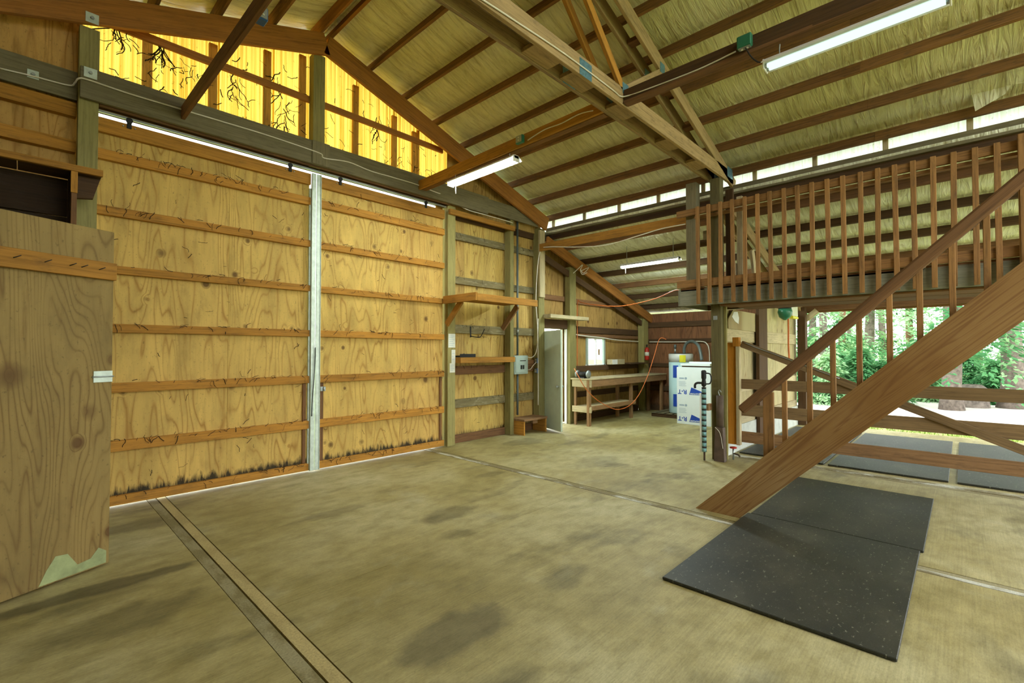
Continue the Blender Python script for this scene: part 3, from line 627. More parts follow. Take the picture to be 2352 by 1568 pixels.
hr = board('handrail', (4.93, 1.585, 1.045), (4.93, -0.78, 1.045+0.95*2.365), 0.085, 0.09, 'handrail_wood', sr, (0, 0, 1), 0.02)
# ------------------------------------------------------------------ rubber mats
mg = 'rubber mats laid in the stall aisle'
def mat_(x0, x1, y0, y1, label, group=None, rz=0.0, h=0.02):
    o = link('rubber_mat', bevel_box(-(x1-x0)/2, (x1-x0)/2, -(y1-y0)/2, (y1-y0)/2, 0, h, 0.004), 'rubber', None, Matrix.Translation(((x0+x1)/2, (y0+y1)/2, 0.0035)) @ Matrix.Rotation(rz, 4, 'Z'))
    return tag(o, label, 'mat', group)
mat_(3.19, 5.04, 0.27, 1.57, 'scuffed black rubber mat lying in front of the stringer foot', None, 0.0)
mat_(5.05, 6.91, 0.25, 1.545, 'scuffed black rubber mat lying behind the stair stringer', None, 0.0)
for y0, y1, where in ((-1.25, 0.07, 'past the dusty gap from the partition'), (0.15, 1.41, 'in the middle of the stall aisle'), (1.46, 2.6, 'alongside the partition wall')):
    for x0, x1, side in ((7.97, 9.74, 'just inside the gate'), (9.76, 11.5, 'next to the grass')): mat_(x0, x1, y0, y1, 'dusty rubber mat %s, %s' % (side, where), mg)
# ------------------------------------------------------------------ gate
ga = tag(empty('stall_gate', (7.66, 1, 0.2)), 'wooden stall gate with orange end board and diagonal brace', 'gate')
abox('end_board', (7.60, 7.64), (2.51, 2.66), (0.20, 1.76), 'gate_orange', ga); abox('end_strip', (7.56, 7.64), (2.455, 2.508), (0.20, 1.70), 'pale_board', ga)
abox('end_block', (7.55, 7.65), (2.46, 2.55), (1.70, 1.84), 'gate_orange', ga, 'z')
for z0, z1, m in ((0.235, 0.40, 'gate_orange'), (0.64, 0.81, 'gate_wood'), (1.05, 1.20, 'gate_wood')): abox('rail_board', (7.68, 7.72), (-2.4, 2.50), (z0, z1), 'gate_wood' if m != 'gate_orange' else 'bench_wood', ga)
board('brace', (7.65, 2.45, 1.74), (7.65, -1.05, 0.30), 0.045, 0.10, 'gate_wood', ga)
tube('brace_chain', [(7.615, 2.40, 1.76), (7.612, 2.2, 1.67), (7.612, 1.9, 1.55), (7.612, 1.2, 1.26)], 0.006, 'steel', ga)
# ------------------------------------------------------------------ partition wall between stall and utility bay
wm = empty('wall_middle', (9.8, 2.72, 0), label='pale plywood partition beside the stall', kind='structure')
for a, b in ((7.41, 8.2), (8.205, 9.4), (9.405, 10.6), (10.605, XE-0.05)): abox('plywood_sheet', (a, b), (2.72, 2.74), (0.42, 2.29 if a < 8.3 else 2.5), 'pale_ply', wm, 'z')
for z0, z1 in ((1.78, 1.99), (0.95, 1.09), (0.42, 0.55)): girt(7.41, 11.9, z0, z1, 2.68, 2.719, 'pale_board', wm)
abox('block_base', (7.41, XE-0.05), (2.66, 2.76), (0.0, 0.42), 'pale_block', wm, 'x')
xa, xb = at('y', 2.6, 1744, 800).x, at('y', 2.6, 1763, 800).x
abox('post', (xa, xb), (2.60, 2.655), (0.0, 2.5), 'dark_wood', wm); abox('post', (11.95, 12.15), (2.5, 2.655), (0, 2.6), 'dark_wood', wm)
pts = [at('y', 2.67, px, py) for px, py in ((1672, 754), (1672, 732), (1683, 704), (1742, 704), (1742, 763))]
wp = tag(prism('plywood_panel', [(p.x, min(p.z, 2.295)) for p in pts], 2.662, 2.678, 'pale_ply'), 'plywood offcut with a white patch nailed high on the partition', 'panel')
pp = [at('y', 2.66, px, py) for px, py in ((1681, 727), (1685, 716), (1694, 716), (1697, 730), (1696, 744), (1688, 738))]
prism('paint_patch', [(p.x, p.z) for p in pp], 2.657, 2.6617, 'white_paint', wp)
# ------------------------------------------------------------------ outer wall of the utility bay, header of the stall opening
wr = empty('wall_right', (XE, 4.7, 0), label='red brown board wall behind the water heater', kind='structure')
for a, b in ((3.0, 4.1), (4.105, 5.3), (5.305, 6.55)): abox('plywood_sheet', (XE, XE+0.02), (a, b), (0.02, 2.66), 'red_ply', wr, 'z')
for z0, z1 in ((2.28, 2.42), (1.86, 1.96), (1.2, 1.3), (0.55, 0.68), (0, 0.13)): abox('girt', (XE-0.05, XE-0.001), (3.0, 6.5), (z0, z1), 'dark_wood', wr)
abox('header_beam', (XE-0.1, XE), (Y0, 2.95), (2.52, 2.68), 'brown_wood', wr); abox('header_beam', (XE+0.0, XE+0.04), (Y0, 2.95), (2.48, 2.60), 'purlin_wood', wr)
board('gusset', (12.1, 2.62, 2.25), (12.1, 2.3, 2.52), 0.04, 0.12, 'pale_board', wr)
# ------------------------------------------------------------------ left side
wl = empty('wall_left', (-2.45, 2, 0), label='plywood side wall at the left', kind='structure')
for j in range(8): abox('plywood_sheet', (-2.47, -2.45), (-2.6+1.13*j, -2.6+1.13*j+1.125), (0.03, 4.3), 'stall_ply', wl, 'z')
wf = empty('wall_light_block', (-0.4, -2.55, 0), label='added plywood wall out of view, darkening the left side', kind='structure')  # added wall out of view, keeps sky light off the left side
for j in range(4): abox('plywood_sheet', (-2.45+1.0*j, -2.45+1.0*j+0.995), (-2.58, -2.56), (0.02, 4.2), 'stall_ply', wf, 'z')
ck = tag(empty('feed_closet', (-0.4, 6.1, 0)), 'timber closet with shade painted inside and orange top edge board behind plywood door', 'closet')
abox('top_edge', (-2.3, 0.53), (5.93, 5.97), (3.30, 3.36), 'orange_fir', ck)
for j in range(5): abox('top_plank', (-2.3+0.566*j, -2.3+0.566*j+0.56), (5.971, 6.29), (3.305, 3.345), 'dark_wood', ck, 'x')
abox('jamb', (0.31, 0.35), (5.95, 6.04), (0.0, 3.299), 'brown_wood', ck); abox('jamb_facing', (0.305, 0.352), (5.935, 5.948), (3.10, 3.299), 'orange_fir', ck, 'z')
prism('ledger', [(0.352, 3.298), (0.52, 3.298), (0.47, 3.10), (0.352, 3.08)], 6.05, 6.10, 'dark_wood', ck)
for j in range(9): abox('back_plank', (-2.3, 0.30), (6.255, 6.285), (0.02+0.364*j, 0.02+0.364*j+0.355), 'closet_shade', ck)
abox('side_board', (0.30, 0.33), (6.045, 6.25), (0.02, 3.29), 'closet_shade', ck, 'z')
# open plywood stall door
a, b = V((0.49, 4.733, 0)), V((-0.062, 4.483, 0)); dr = (b-a).normalized(); nn = V((dr.y, -dr.x, 0))
if nn.y > 0: nn = -nn
d4 = empty('door_4', tuple(a), label='weathered plywood door standing open by the feed closet', kind='structure')
end = a+dr*1.22
def doorboard(name, t0, t1, z0, z1, off, th, mat, g='z', par=None):
    if g == 'z': q0 = a+dr*((t0+t1)/2)+nn*off; return board(name, q0+V((0, 0, z0)), q0+V((0, 0, z1)), abs(t1-t0), th, mat, par or d4, nn)
    q0 = a+dr*t0+nn*off+V((0, 0, (z0+z1)/2)); q1 = a+dr*t1+nn*off+V((0, 0, (z0+z1)/2)); return board(name, q0, q1, th, z1-z0, mat, par or d4)
doorboard('plywood_sheet', 0.0, 1.22, 0.02, 2.545, 0.0, 0.02, 'stall_ply')
doorboard('cleat', 0.0, 1.22, 2.17, 2.30, 0.03, 0.038, 'orange_fir', 'x')
hg = doorboard('hinge', 0.0, 0.125, 1.395, 1.435, 0.014, 0.006, 'galvanized', 'x')
doorboard('hinge', 0.0, 0.125, 1.44, 1.48, 0.014, 0.006, 'galvanized', 'x'); q = a+dr*-0.006+nn*0.018+V((0, 0, 1.437)); tube('hinge_pin', [q, q+dr*0.14], 0.006, 'steel', d4, k=0)
rk = random.Random(5)
for t in (0.12, 0.23, 0.30, 0.44, 0.6, 0.8, 1.0): q = a+dr*t+nn*0.05+V((0, 0, 2.235)); tube('nail', [q, q+nn*0.02-dr*0.03+V((0, 0, 0.02))], 0.003, 'iron_black', d4, k=0, seg=5)
pat = [(0.02, 0.03), (0.02, 0.12), (0.07, 0.16), (0.12, 0.10), (0.2, 0.09), (0.26, 0.19), (0.33, 0.2), (0.38, 0.12), (0.42, 0.03)]
MATS['worn_green'] = plain('worn_green', (0.33, 0.38, 0.17), 0.8, 0, 0.35, 9)
vs = [a+dr*t+nn*0.0108+V((0, 0, z)) for t, z in pat]; me = mesh([v-a for v in vs]+[v-a+nn*0.0012 for v in vs], [tuple(range(9)), tuple(range(9, 18))[::-1]]+[(i, 9+i, 9+(i+1) % 9, (i+1) % 9) for i in range(9)])
tag(link('paint_patch', me, 'worn_green', d4, Matrix.Translation(a)), label='worn pale green paint at the foot of the door')

# ------------------------------------------------------------------ lamps
def lamp(x, y0, y1, z, tube_mat, label, tops, cord=True):
    r = tag(empty('strip_lamp', (x, (y0+y1)/2, z)), label, 'lamp', 'fluorescent strip lamps')
    prism('housing', [(x-0.04, z+0.06), (x+0.04, z+0.06), (x+0.04, z+0.02), (x-0.04, z+0.02)], y0, y1, 'white_paint', r)
    for s in (-1, 1): prism('reflector', [(x+s*0.041, z+0.05), (x+s*0.10, z+0.005), (x+s*0.103, z+0.011), (x+s*0.041, z+0.057)], y0, y1, 'white_paint', r)
    for s in (-1, 1):
        t = tube('fluorescent_tube', [(x+s*0.028, y0+0.03, z), (x+s*0.028, y1-0.03, z)], 0.017, tube_mat, r, 10, 0)
        for yy in (y0+0.012, y1-0.03): tube('tube_cap', [(x+s*0.028, yy, z), (x+s*0.028, yy+0.018, z)], 0.0175, 'steel', t, 10, 0)
    for yy in (y0, y1-0.012): abox('lampholder', (x-0.06, x+0.06), (yy, yy+0.012), (z-0.025, z+0.055), 'white_paint', r, 'x')
    for yy, zz in zip((y0+0.12, y1-0.12), tops): tube('chain', [(x, yy, z+0.06), (x, yy+0.004, (z+zz)/2+0.03), (x, yy, zz)], 0.005, 'steel', r, 6)
    if cord: tube('pull_cord', [(x+0.06, y1-0.05, z-0.02), (x+0.062, y1-0.048, z-0.12)], 0.005, 'cable_white', r, 6, 0)
    return r
lamp(4.36, 4.09, 5.43, 4.075, 'tube_lit', 'lit strip lamp below the girt by the gable', (4.19, 4.2))
lamp(4.40, 0.02, 1.20, 4.06, 'tube_dim', 'faintly glowing strip lamp nearest the loft railing', (4.22, 4.22), False)
lamp(8.5, 3.80, 5.02, 3.34, 'tube_cool', 'lit strip lamp on chains in the lean-to bay', (3.76, 3.76))
def outlet(p, sx, sy, sz, mat, label, face=(0, -1, 0), name='outlet_box'):
    p = V(p); r = tag(empty(name, tuple(p)), label, 'outlet', 'electrical boxes')
    abox('box', (p.x-sx, p.x+sx), (p.y-sy, p.y+sy), (p.z-sz, p.z+sz), mat, r, 'z', 0.008)
    f = V(face); q = p+V((f.x*sx, f.y*sy, f.z*sz)); t = 0.004
    pl = abox('cover_plate', (q.x-(t if f.x else sx*.8), q.x+(t if f.x else sx*.8)), (q.y-(t if f.y else sy*.8), q.y+(t if f.y else sy*.8)), (q.z-(t if f.z else sz*.8), q.z+(t if f.z else sz*.8)), 'steel', r, 'z', 0.001)
    for s in (-1, 1):
        c = q+f*t; d = V((0, 0, 1)) if not f.z else V((0, 1, 0)); c = c+d*s*(sz if not f.z else sy)*0.35
        abox('socket', (c.x-0.008, c.x+0.008), (c.y-0.008, c.y+0.008), (c.z-0.008, c.z+0.008), 'paper', pl, 'x', 0.002)
    return r
q = at('x', 4.34, 1195, 337); outlet((4.335, q.y, 4.30), 0.025, 0.06, 0.05, 'green_plastic', 'dark green outlet box on the girt above the gable strip lamp', (-1, 0, 0))
q = at('x', 4.36, 1710, 117); outlet((4.365, q.y, 4.345), 0.028, 0.06, 0.055, 'green_plastic', 'dark green outlet box on the girt at the strip lamp by the loft', (0, 0, -1))
q = at('x', 1.26, 585, 66); outlet((1.305, q.y, 4.33), 0.04, 0.05, 0.055, 'blue_box', 'blue outlet box on the girt under the ridge', (0, -1, 0))
tube('lamp_flex', [(4.36, 1.34, 4.29), (4.38, 1.30, 4.20), (4.40, 1.25, 4.14), (4.40, 1.20, 4.12)], 0.006, 'cable_black', [o for o in COL.objects if o.name == 'strip_lamp.001'][0])
# ------------------------------------------------------------------ cables
def cable(name, pts, r, mat, label): return tag(tube(name, pts, r, mat), label, 'cable')
cable('wall_cable', [at('y', 6.385, 0, 157), at('y', 6.385, 80, 176), at('y', 6.38, 158, 196), at('y', 6.30, 172, 190), at('y', 6.225, 181, 180), at('y', 6.225, 205, 184)]+[at('y', 6.225, *p) for p in ((300, 216), (420, 252), (520, 282), (600, 306), (690, 336), (737, 353), (745, 363), (800, 372), (850, 392), (905, 408), (958, 424), (1000, 441))]+[at('y', 6.29, *p) for p in ((1030, 452), (1050, 468), (1075, 482), (1110, 492), (1160, 506), (1178, 512))], 0.008, 'cable_white', 'white cable stapled along the grey tie beam of the gable')
cable('truss_cable', [at('y', 2.57, *p) for p in ((1090, -12), (1128, 12), (1180, 46), (1300, 126), (1405, 205), (1425, 221))]+[at('x', 4.41, *p) for p in ((1445, 219), (1480, 207), (1600, 161), (1690, 118))], 0.007, 'cable_white', 'thin white cable running along the truss chord to the lamp girt')
cable('girt_cable', [at('x', 4.345, *p) for p in ((1362, 254), (1330, 262), (1290, 283), (1250, 298), (1212, 322))], 0.006, 'cable_white', 'thin cable running down the girt to the green outlet box')
cable('post_cable', [at('y', 6.30, 1236, 930), at('y', 6.30, 1236, 860), at('y', 6.30, 1235, 760), at('y', 6.30, 1231, 690), at('y', 6.30, 1235, 610), at('y', 6.28, 1243, 573)]+[at('x', 7.36, *p) for p in ((1262, 567), (1330, 567), (1395, 562), (1470, 540), (1520, 525))]+[V((7.19, 3.12, 3.62))], 0.009, 'cable_white', 'white cable rising by the door and swinging over to the loft post')
cable('wall_conduit', [at('y', 6.48, *p) for p in ((1316, 767), (1340, 771), (1380, 775), (1420, 781), (1478, 785))]+[at('x', 12.12, *p) for p in ((1500, 785), (1560, 785), (1610, 784), (1624, 790), (1629, 805), (1630, 830))], 0.014, 'cable_white', 'white conduit running above the workbench to the water heater')
cable('cord_coil', [at('y', 6.2, *p) for p in ((1317, 627), (1330, 615), (1338, 608), (1333, 622), (1345, 617), (1352, 615), (1340, 627), (1333, 618), (1337, 630), (1348, 626))], 0.008, 'cable_white', 'loose loop of white cable hanging on the lean-to rafter')
cable('extension_cord', [at('y', y, px, py) for px, py, y in ((1326, 840, 6.40), (1326, 756, 6.42), (1327, 694, 6.40), (1334, 694, 6.3), (1359, 699, 5.9), (1423, 703, 5.1), (1498, 688, 4.2), (1549, 667, 3.4), (1563, 670, 3.23))], 0.009, 'cable_orange', 'orange extension cord strung from the loft to the lean-to wall')
cable('hanging_cord', [at('y', y, px, py) for px, py, y in ((1319, 846, 5.98), (1331, 868, 5.74), (1345, 892, 5.70), (1370, 917, 5.66), (1400, 935, 5.62), (1422, 940, 5.55), (1447, 930, 5.5), (1468, 905, 5.42), (1488, 862, 5.36), (1503, 815, 5.32), (1515, 778, 5.3), (1530, 779, 5.2))], 0.008, 'cable_orange', 'tan cord looping down in front of the workbench')
board('tie_board', (7.42, 6.30, at('x', 7.42, 1255, 566).z), (7.42, 3.12, at('x', 7.42, 1573, 506).z), 0.04, 0.15, 'orange_fir', cl)
# ------------------------------------------------------------------ shelves, panel and small things on the gable wall
us = tag(empty('wall_platform', (5.7, 6.0, 2.5)), 'deep orange plank shelf on diagonal brackets above the breaker panel', 'shelf')
yf = at('x', 4.97, 1095, 680).y; xr = at('y', yf, 1235, 699).x
abox('end_plank', (4.95, 4.99), (yf, 6.355), (2.43, 2.56), 'orange_fir', us); abox('front_plank', (4.995, xr), (yf, yf+0.04), (2.43, 2.545), 'orange_fir', us)
for j in range(4): abox('deck_plank', (4.995, xr+0.0), (yf+0.045+0.205*j, yf+0.045+0.205*j+0.19), (2.50, 2.53), 'orange_fir', us, 'x')
board('bracket', (5.02, 6.34, 2.08), (5.02, 5.95, 2.46), 0.04, 0.10, 'orange_fir', us); board('bracket', (xr-0.08, 6.34, 2.05), (xr-0.08, 5.95, 2.46), 0.04, 0.10, 'bench_wood', us)
ms = tag(abox('plank_shelf', (5.23, 6.59), (6.22, 6.499), (1.42, 1.52), 'orange_fir'), 'orange plank shelf fitted between the two olive wall posts', 'shelf')
ty = tag(empty('tool_tray', (5.4, 6.35, 1.52)), 'flat dark tray lying on the orange plank shelf', 'tray')
abox('tray_base', (5.26, 5.62), (6.28, 6.45), (1.522, 1.55), 'iron_black', ty); abox('tray_rim', (5.26, 5.62), (6.27, 6.279), (1.522, 1.58), 'iron_black', ty, 'x'); lathe('tray_knob', [(0.02, 0), (0.025, 0.02), (0.01, 0.035)], 'iron_black', ty, (5.42, 6.36, 1.55), 10)
def note(px0, py0, px1, py1, label, lines, name='paper_note'):
    p, q = at('y', 6.356, px0, py0), at('y', 6.356, px1, py1); x0 = max(p.x, 5.07); x1 = min(q.x, 5.222)
    r = tag(abox(name, (x0, x1), (6.3545, 6.3585), (q.z, p.z), 'paper', None, 'z', 0), label, 'note')
    for j in range(lines):
        z = p.z-(p.z-q.z)*(j+1.2)/(lines+1.5); abox('print_line', (x0+0.015, x1-0.015-0.03*(j % 2)), (6.3538, 6.3544), (z-0.003, z+0.003), 'print_grey', r, 'x', 0)
    return r
note(1028, 766, 1045.5, 798, 'large sheet of paper pinned on the wall post', 6); note(1037, 803, 1046, 834, 'narrow white card strip pinned below the large paper', 3); note(1033, 834, 1045, 855, 'small white card pinned lowest on the wall post', 4)
hk = tag(empty('coat_hook', (5.7, 6.48, 2.0)), 'bent iron hook fixed to the mossy girt', 'hook')
abox('hook_plate', (5.68, 5.71), (6.492, 6.499), (1.88, 2.08), 'iron_black', hk, 'z'); tube('hook_arm', [(5.695, 6.488, 1.9), (5.75, 6.36, 1.88), (5.8, 6.33, 1.9), (5.86, 6.3, 2.03)], 0.008, 'iron_black', hk)
ep = tag(empty('breaker_panel', (6.92, 6.4, 1.35)), 'grey green breaker panel on the wall beside the white door', 'panel')
abox('case', (6.72, 7.12), (6.36, 6.46), (1.17, 1.54), 'panel_grey', ep, 'z', 0.006); pd = abox('panel_door', (6.75, 7.09), (6.35, 6.36), (1.20, 1.51), 'panel_grey', ep, 'z', 0.004)
for sx in (6.885, 6.945): abox('breaker', (sx, sx+0.045), (6.344, 6.3495), (1.27, 1.35), 'iron_black', pd, 'z', 0.002)
abox('panel_label', (6.87, 7.04), (6.347, 6.3495), (1.43, 1.445), 'iron_black', pd, 'x', 0); abox('mounting_board', (6.715, 7.44), (6.461, 6.498), (1.3, 1.45), 'brown_wood', ep)
cd = tag(empty('service_conduit', (6.88, 6.43, 0.4)), 'grey steel conduit running up the wall through the breaker panel', 'conduit')
tube('lower_pipe', [(6.88, 6.43, 0.36), (6.88, 6.43, 1.165)], 0.022, 'conduit_grey', cd, 10, 0); tube('upper_pipe', [(6.88, 6.43, 1.545), (6.88, 6.43, 2.45), (6.88, 6.43, 4.25)], 0.022, 'conduit_grey', cd, 10, 0); tube('coupling', [(6.88, 6.43, 2.0), (6.88, 6.43, 2.06)], 0.028, 'steel', cd, 10, 0)
for pz, lb in ((1.43, 'upper blue switch box on the post by the white door'), (1.22, 'lower blue switch box on the post by the white door')): outlet((7.43, 6.40, pz), 0.03, 0.04, 0.05, 'blue_box', lb, (-1, 0, 0), 'switch_box')
cable('panel_cable', [(7.12, 6.40, 1.52), (7.22, 6.36, 1.5), (7.33, 6.33, 1.6), (7.38, 6.33, 1.9), (7.40, 6.33, 2.3)], 0.008, 'cable_white', 'white cable bending out of the breaker panel side')
cable('panel_tail', [(7.12, 6.40, 1.25), (7.2, 6.37, 1.26), (7.28, 6.37, 1.33), (7.395, 6.38, 1.40)], 0.007, 'cable_white', 'short white cable from breaker panel to the blue boxes')
sp = tag(empty('wooden_step', (7.05, 6.3, 0)), 'low rough wooden step on the floor under the breaker panel', 'step')
for j in range(2): abox('top_plank', (6.72, 7.42), (6.10+0.19*j, 6.10+0.19*j+0.18), (0.27, 0.31), 'bench_wood', sp, 'x')
for xx in (6.73, 7.38): abox('side_board', (xx, xx+0.035), (6.12, 6.47), (0, 0.269), 'orange_fir', sp, 'y')
abox('cross_block', (7.02, 7.16), (6.14, 6.2), (0.20, 0.269), 'bench_wood', sp)
# ------------------------------------------------------------------ white door ajar and its doorway
d3 = empty('door_3', (7.70, 6.5, 0), label='narrow pale grey green door standing open', kind='structure')
h0, h1 = V((7.70, 6.47, 0)), V((7.445, 5.76, 0)); dd = (h1-h0).normalized(); dn = V((dd.y, -dd.x, 0))
board('door_leaf', (h0+h1)/2+V((0, 0, 0.03)), (h0+h1)/2+V((0, 0, 2.05)), (h1-h0).length, 0.04, 'door_paint', d3, dn)
for s in (-1, 1):
    kq = h1-dd*0.07+V((0, 0, 0.92)); kb = tube('knob_stem', [kq, kq+dn*s*0.055], 0.012, 'steel', d3, 10, 0); lathe('knob', [(0.012, -0.02), (0.027, -0.008), (0.027, 0.008), (0.012, 0.02)], 'steel', kb, tuple(kq+dn*s*0.065), 12, Matrix.Rotation(math.pi/2, 4, 'X'))
for xx, w, yy in ((7.665, 0.03, 6.46), (8.50, 0.028, 6.44), (8.40, 0.03, 6.60), (8.45, 0.03, 6.53)): abox('jamb', (xx, xx+w), (yy, yy+0.06), (0, 2.12), 'white_paint', d3, 'z')
abox('threshold', (7.70, 8.50), (6.50, 6.62), (0.0, 0.018), 'white_paint', d3, 'x')
hs = tag(abox('header_shelf', (7.60, 8.98), (6.16, 6.355), (2.325, 2.40), 'pale_board', None, 'x'), 'pale board ledge above the open white door', 'ledge')
# ------------------------------------------------------------------ window
w1 = empty('window_1', (9.82, 6.55, 1.6), label='small sliding window over the workbench', kind='structure')
for x0, x1, z0, z1 in ((9.42, 9.48, 1.26, 1.96), (10.16, 10.23, 1.26, 1.96), (9.48, 10.16, 1.92, 1.96), (9.40, 10.25, 1.26, 1.30), (9.80, 9.83, 1.30, 1.92)): abox('frame', (x0, x1), (6.52, 6.575), (z0, z1), 'white_paint' if z0 != 1.26 or x1-x0 > .5 else 'panel_grey', w1)
abox('pane', (9.48, 9.80), (6.55, 6.554), (1.30, 1.92), 'window_glass', w1, 'z', 0); abox('pane', (9.83, 10.16), (6.56, 6.564), (1.30, 1.92), 'window_glass', w1, 'z', 0); abox('sticker', (9.96, 10.03), (6.556, 6.559), (1.53, 1.68), 'cardboard', w1, 'z', 0)
# ------------------------------------------------------------------ workbench and what is on it
wk = tag(empty('workbench', (10.2, 6.1, 0)), 'long timber workbench with a lower shelf under the window', 'workbench')
abox('front_apron', (8.56, 12.1), (5.80, 5.84), (0.85, 1.0), 'bench_wood', wk); abox('end_apron', (8.52, 8.56), (5.80, 6.30), (0.84, 1.0), 'pale_board', wk)
for j in range(3): abox('top_plank', (8.50, 12.1), (5.79+0.18*j, 5.79+0.18*j+0.177), (1.001, 1.03), 'pale_board', wk, 'x')
for x0, x1, y0 in ((8.51, 8.60, 5.845), (10.30, 10.39, 5.845), (11.9, 12.0, 5.845), (8.56, 8.60, 6.22), (10.30, 10.39, 6.22), (11.9, 12.0, 6.22)): abox('leg', (x0, x1), (y0, y0+0.06), (0, 0.849 if y0 > 6 else 1.0), 'bench_wood', wk, 'z')
abox('shelf_edge', (8.56, 10.45), (5.80, 5.84), (0.34, 0.43), 'bench_wood', wk); abox('shelf_end', (8.52, 8.559), (5.80, 6.3), (0.29, 0.42), 'pale_board', wk); abox('shelf_board', (8.56, 10.45), (5.91, 6.21), (0.40, 0.425), 'pale_board', wk, 'x')
gr = tag(empty('bench_grinder', (8.7, 6.1, 1.03)), 'small black bench grinder at the near end of the workbench', 'grinder')
RY = Matrix.Rotation(math.pi/2, 4, 'X')
lathe('motor', [(0.03, -0.1), (0.06, -0.09), (0.06, 0.09), (0.03, 0.1)], 'iron_black', gr, (8.62, 6.08, 1.12), 16, RY)
for yy in (5.93, 6.22): lathe('wheel', [(0.01, -0.012), (0.085, -0.012), (0.085, 0.012), (0.01, 0.012)], 'steel', gr, (8.62, yy, 1.12), 20, RY)
abox('foot', (8.56, 8.68), (6.0, 6.16), (1.031, 1.06), 'iron_black', gr)
cs = tag(abox('corner_shelf', (10.9, 11.84), (6.2, 6.499), (1.29, 1.32), 'dark_wood'), 'dark corner shelf beside the window above the workbench', 'shelf')
bx = tag(abox('plank_box', (10.25, 10.86), (6.34, 6.499), (1.29, 1.42), 'pale_board', None, 'x', 0.006), 'whitewashed wooden box fixed right of the small window', 'box'); abox('label_patch', (10.26, 10.5), (6.336, 6.3395), (1.295, 1.415), 'white_paint', bx, 'x', 0)
fe = tag(empty('fire_extinguisher', (11.78, 6.28, 1.4)), 'small red fire extinguisher hung on the corner post', 'extinguisher')
lathe('cylinder', [(0.02, 0), (0.055, 0.01), (0.06, 0.03), (0.06, 0.28), (0.045, 0.33), (0.02, 0.35)], 'red_paint', fe, (11.86, 6.24, 1.38), 18); lathe('valve', [(0.018, 0), (0.018, 0.05), (0.03, 0.06), (0.01, 0.08)], 'iron_black', fe, (11.86, 6.24, 1.73), 10); lathe('label_band', [(0.0605, 0), (0.0605, 0.1)], 'paper', fe, (11.86, 6.24, 1.50), 18)
# ------------------------------------------------------------------ water heater, pallet and foam box
pa = tag(empty('pallet', (11.4, 5.2, 0)), 'low wooden pallet under the water heater', 'pallet')
for j in range(5): abox('slat', (10.95, 12.0), (4.72+0.2*j, 4.72+0.2*j+0.14), (0.085, 0.105), 'grey_wood', pa)
for xx in (10.97, 11.45, 11.93): abox('runner', (xx, xx+0.05), (4.72, 5.66), (0, 0.084), 'dark_wood', pa)
wh = tag(empty('water_heater', (11.35, 5.06, 0.106)), 'pale teal cylindrical water heater with grey top and hose', 'water heater')
HC = V((11.35, 5.06, 0)); HR = 0.285
lathe('tank', [(HR*0.97, 0.107), (HR, 0.13), (HR, 1.36)], 'heater_teal', wh, tuple(HC), 36); lathe('top_band', [(HR+0.004, 1.361), (HR+0.004, 1.55), (HR-0.01, 1.562)], 'heater_top', wh, tuple(HC), 36); lathe('lid', [(HR-0.02, 1.563), (HR-0.03, 1.575)], 'iron_black', wh, tuple(HC), 36)
def patch(name, a0, a1, z0, z1, mat, par, r=HR+0.0055):
    vs, fs = [], []; n = 6
    for i in range(n+1):
        t = math.radians(a0+(a1-a0)*i/n)
        for rr in (r, r+0.002):
            for z in (z0, z1): vs.append((rr*math.cos(t), rr*math.sin(t), z))
    for i in range(n):
        a, b = 4*i, 4*i+4; fs += [(a+2, b+2, b+3, a+3), (a, a+1, b+1, b), (a+1, a+3, b+3, b+1), (a, b, b+2, a+2)]
    fs += [(0, 2, 3, 1), (4*n, 4*n+1, 4*n+3, 4*n+2)]; return link(name, mesh(vs, fs), mat, par, Matrix.Translation(HC))
patch('blue_panel', 166, 192, 0.98, 1.28, 'print_blue', wh); patch('blue_panel', 166, 192, 0.28, 0.58, 'print_blue', wh); patch('energy_tag', 198, 226, 1.36, 1.53, 'yellow_tag', wh, HR+0.0095)
tube('valve_pipe', [(11.3, 5.18, 1.57), (11.3, 5.18, 1.70)], 0.02, 'steel', wh, 10, 0); lathe('valve_cap', [(0.035, 0), (0.03, 0.05), (0.035, 0.09)], 'conduit_grey', wh, (11.3, 5.18, 1.70), 12)
tube('hose', [(11.25, 4.93, 1.57), (11.24, 4.92, 1.70), (11.2, 4.84, 1.82), (11.1, 4.66, 1.86), (10.95, 4.46, 1.76), (10.85, 4.36, 1.55), (10.82, 4.33, 1.42)], 0.035, 'conduit_grey', wh, 12)
fb = tag(empty('foam_box', (10.6, 4.33, 0)), 'white foam board box with blue upside down print by the water heater', 'box')
FX, FY0, FY1 = 10.30, 3.93, 4.69
abox('front_panel', (FX, FX+0.04), (FY0, FY1), (0.0, 1.27), 'foam_white', fb, 'z'); abox('side_panel', (FX+0.041, 10.95), (FY1-0.04, FY1), (0.0, 1.27), 'foam_white', fb, 'z'); abox('side_panel', (FX+0.041, 10.95), (FY0, FY0+0.04), (0.0, 1.27), 'foam_white', fb, 'z'); abox('back_panel', (10.91, 10.95), (FY0+0.041, FY1-0.041), (0.0, 1.27), 'foam_white', fb, 'z')
abox('lid', (FX+0.02, 10.95), (FY0+0.02, FY1-0.08), (1.30, 1.35), 'foam_white', fb, 'x'); abox('lid_batten', (FX+0.05, 10.9), (FY0+0.06, FY1-0.1), (1.271, 1.299), 'dark_wood', fb, 'y'); abox('lid_edge', (10.5, 10.55), (FY0+0.05, FY1-0.2), (1.351, 1.39), 'foam_white', fb, 'y')
fp = [c for c in fb.children if c.name.startswith('front_panel')][0]
def face(y, z): return Matrix(((0, 0, -1, FX-0.0015), (1, 0, 0, y), (0, -1, 0, z), (0, 0, 0, 1)))
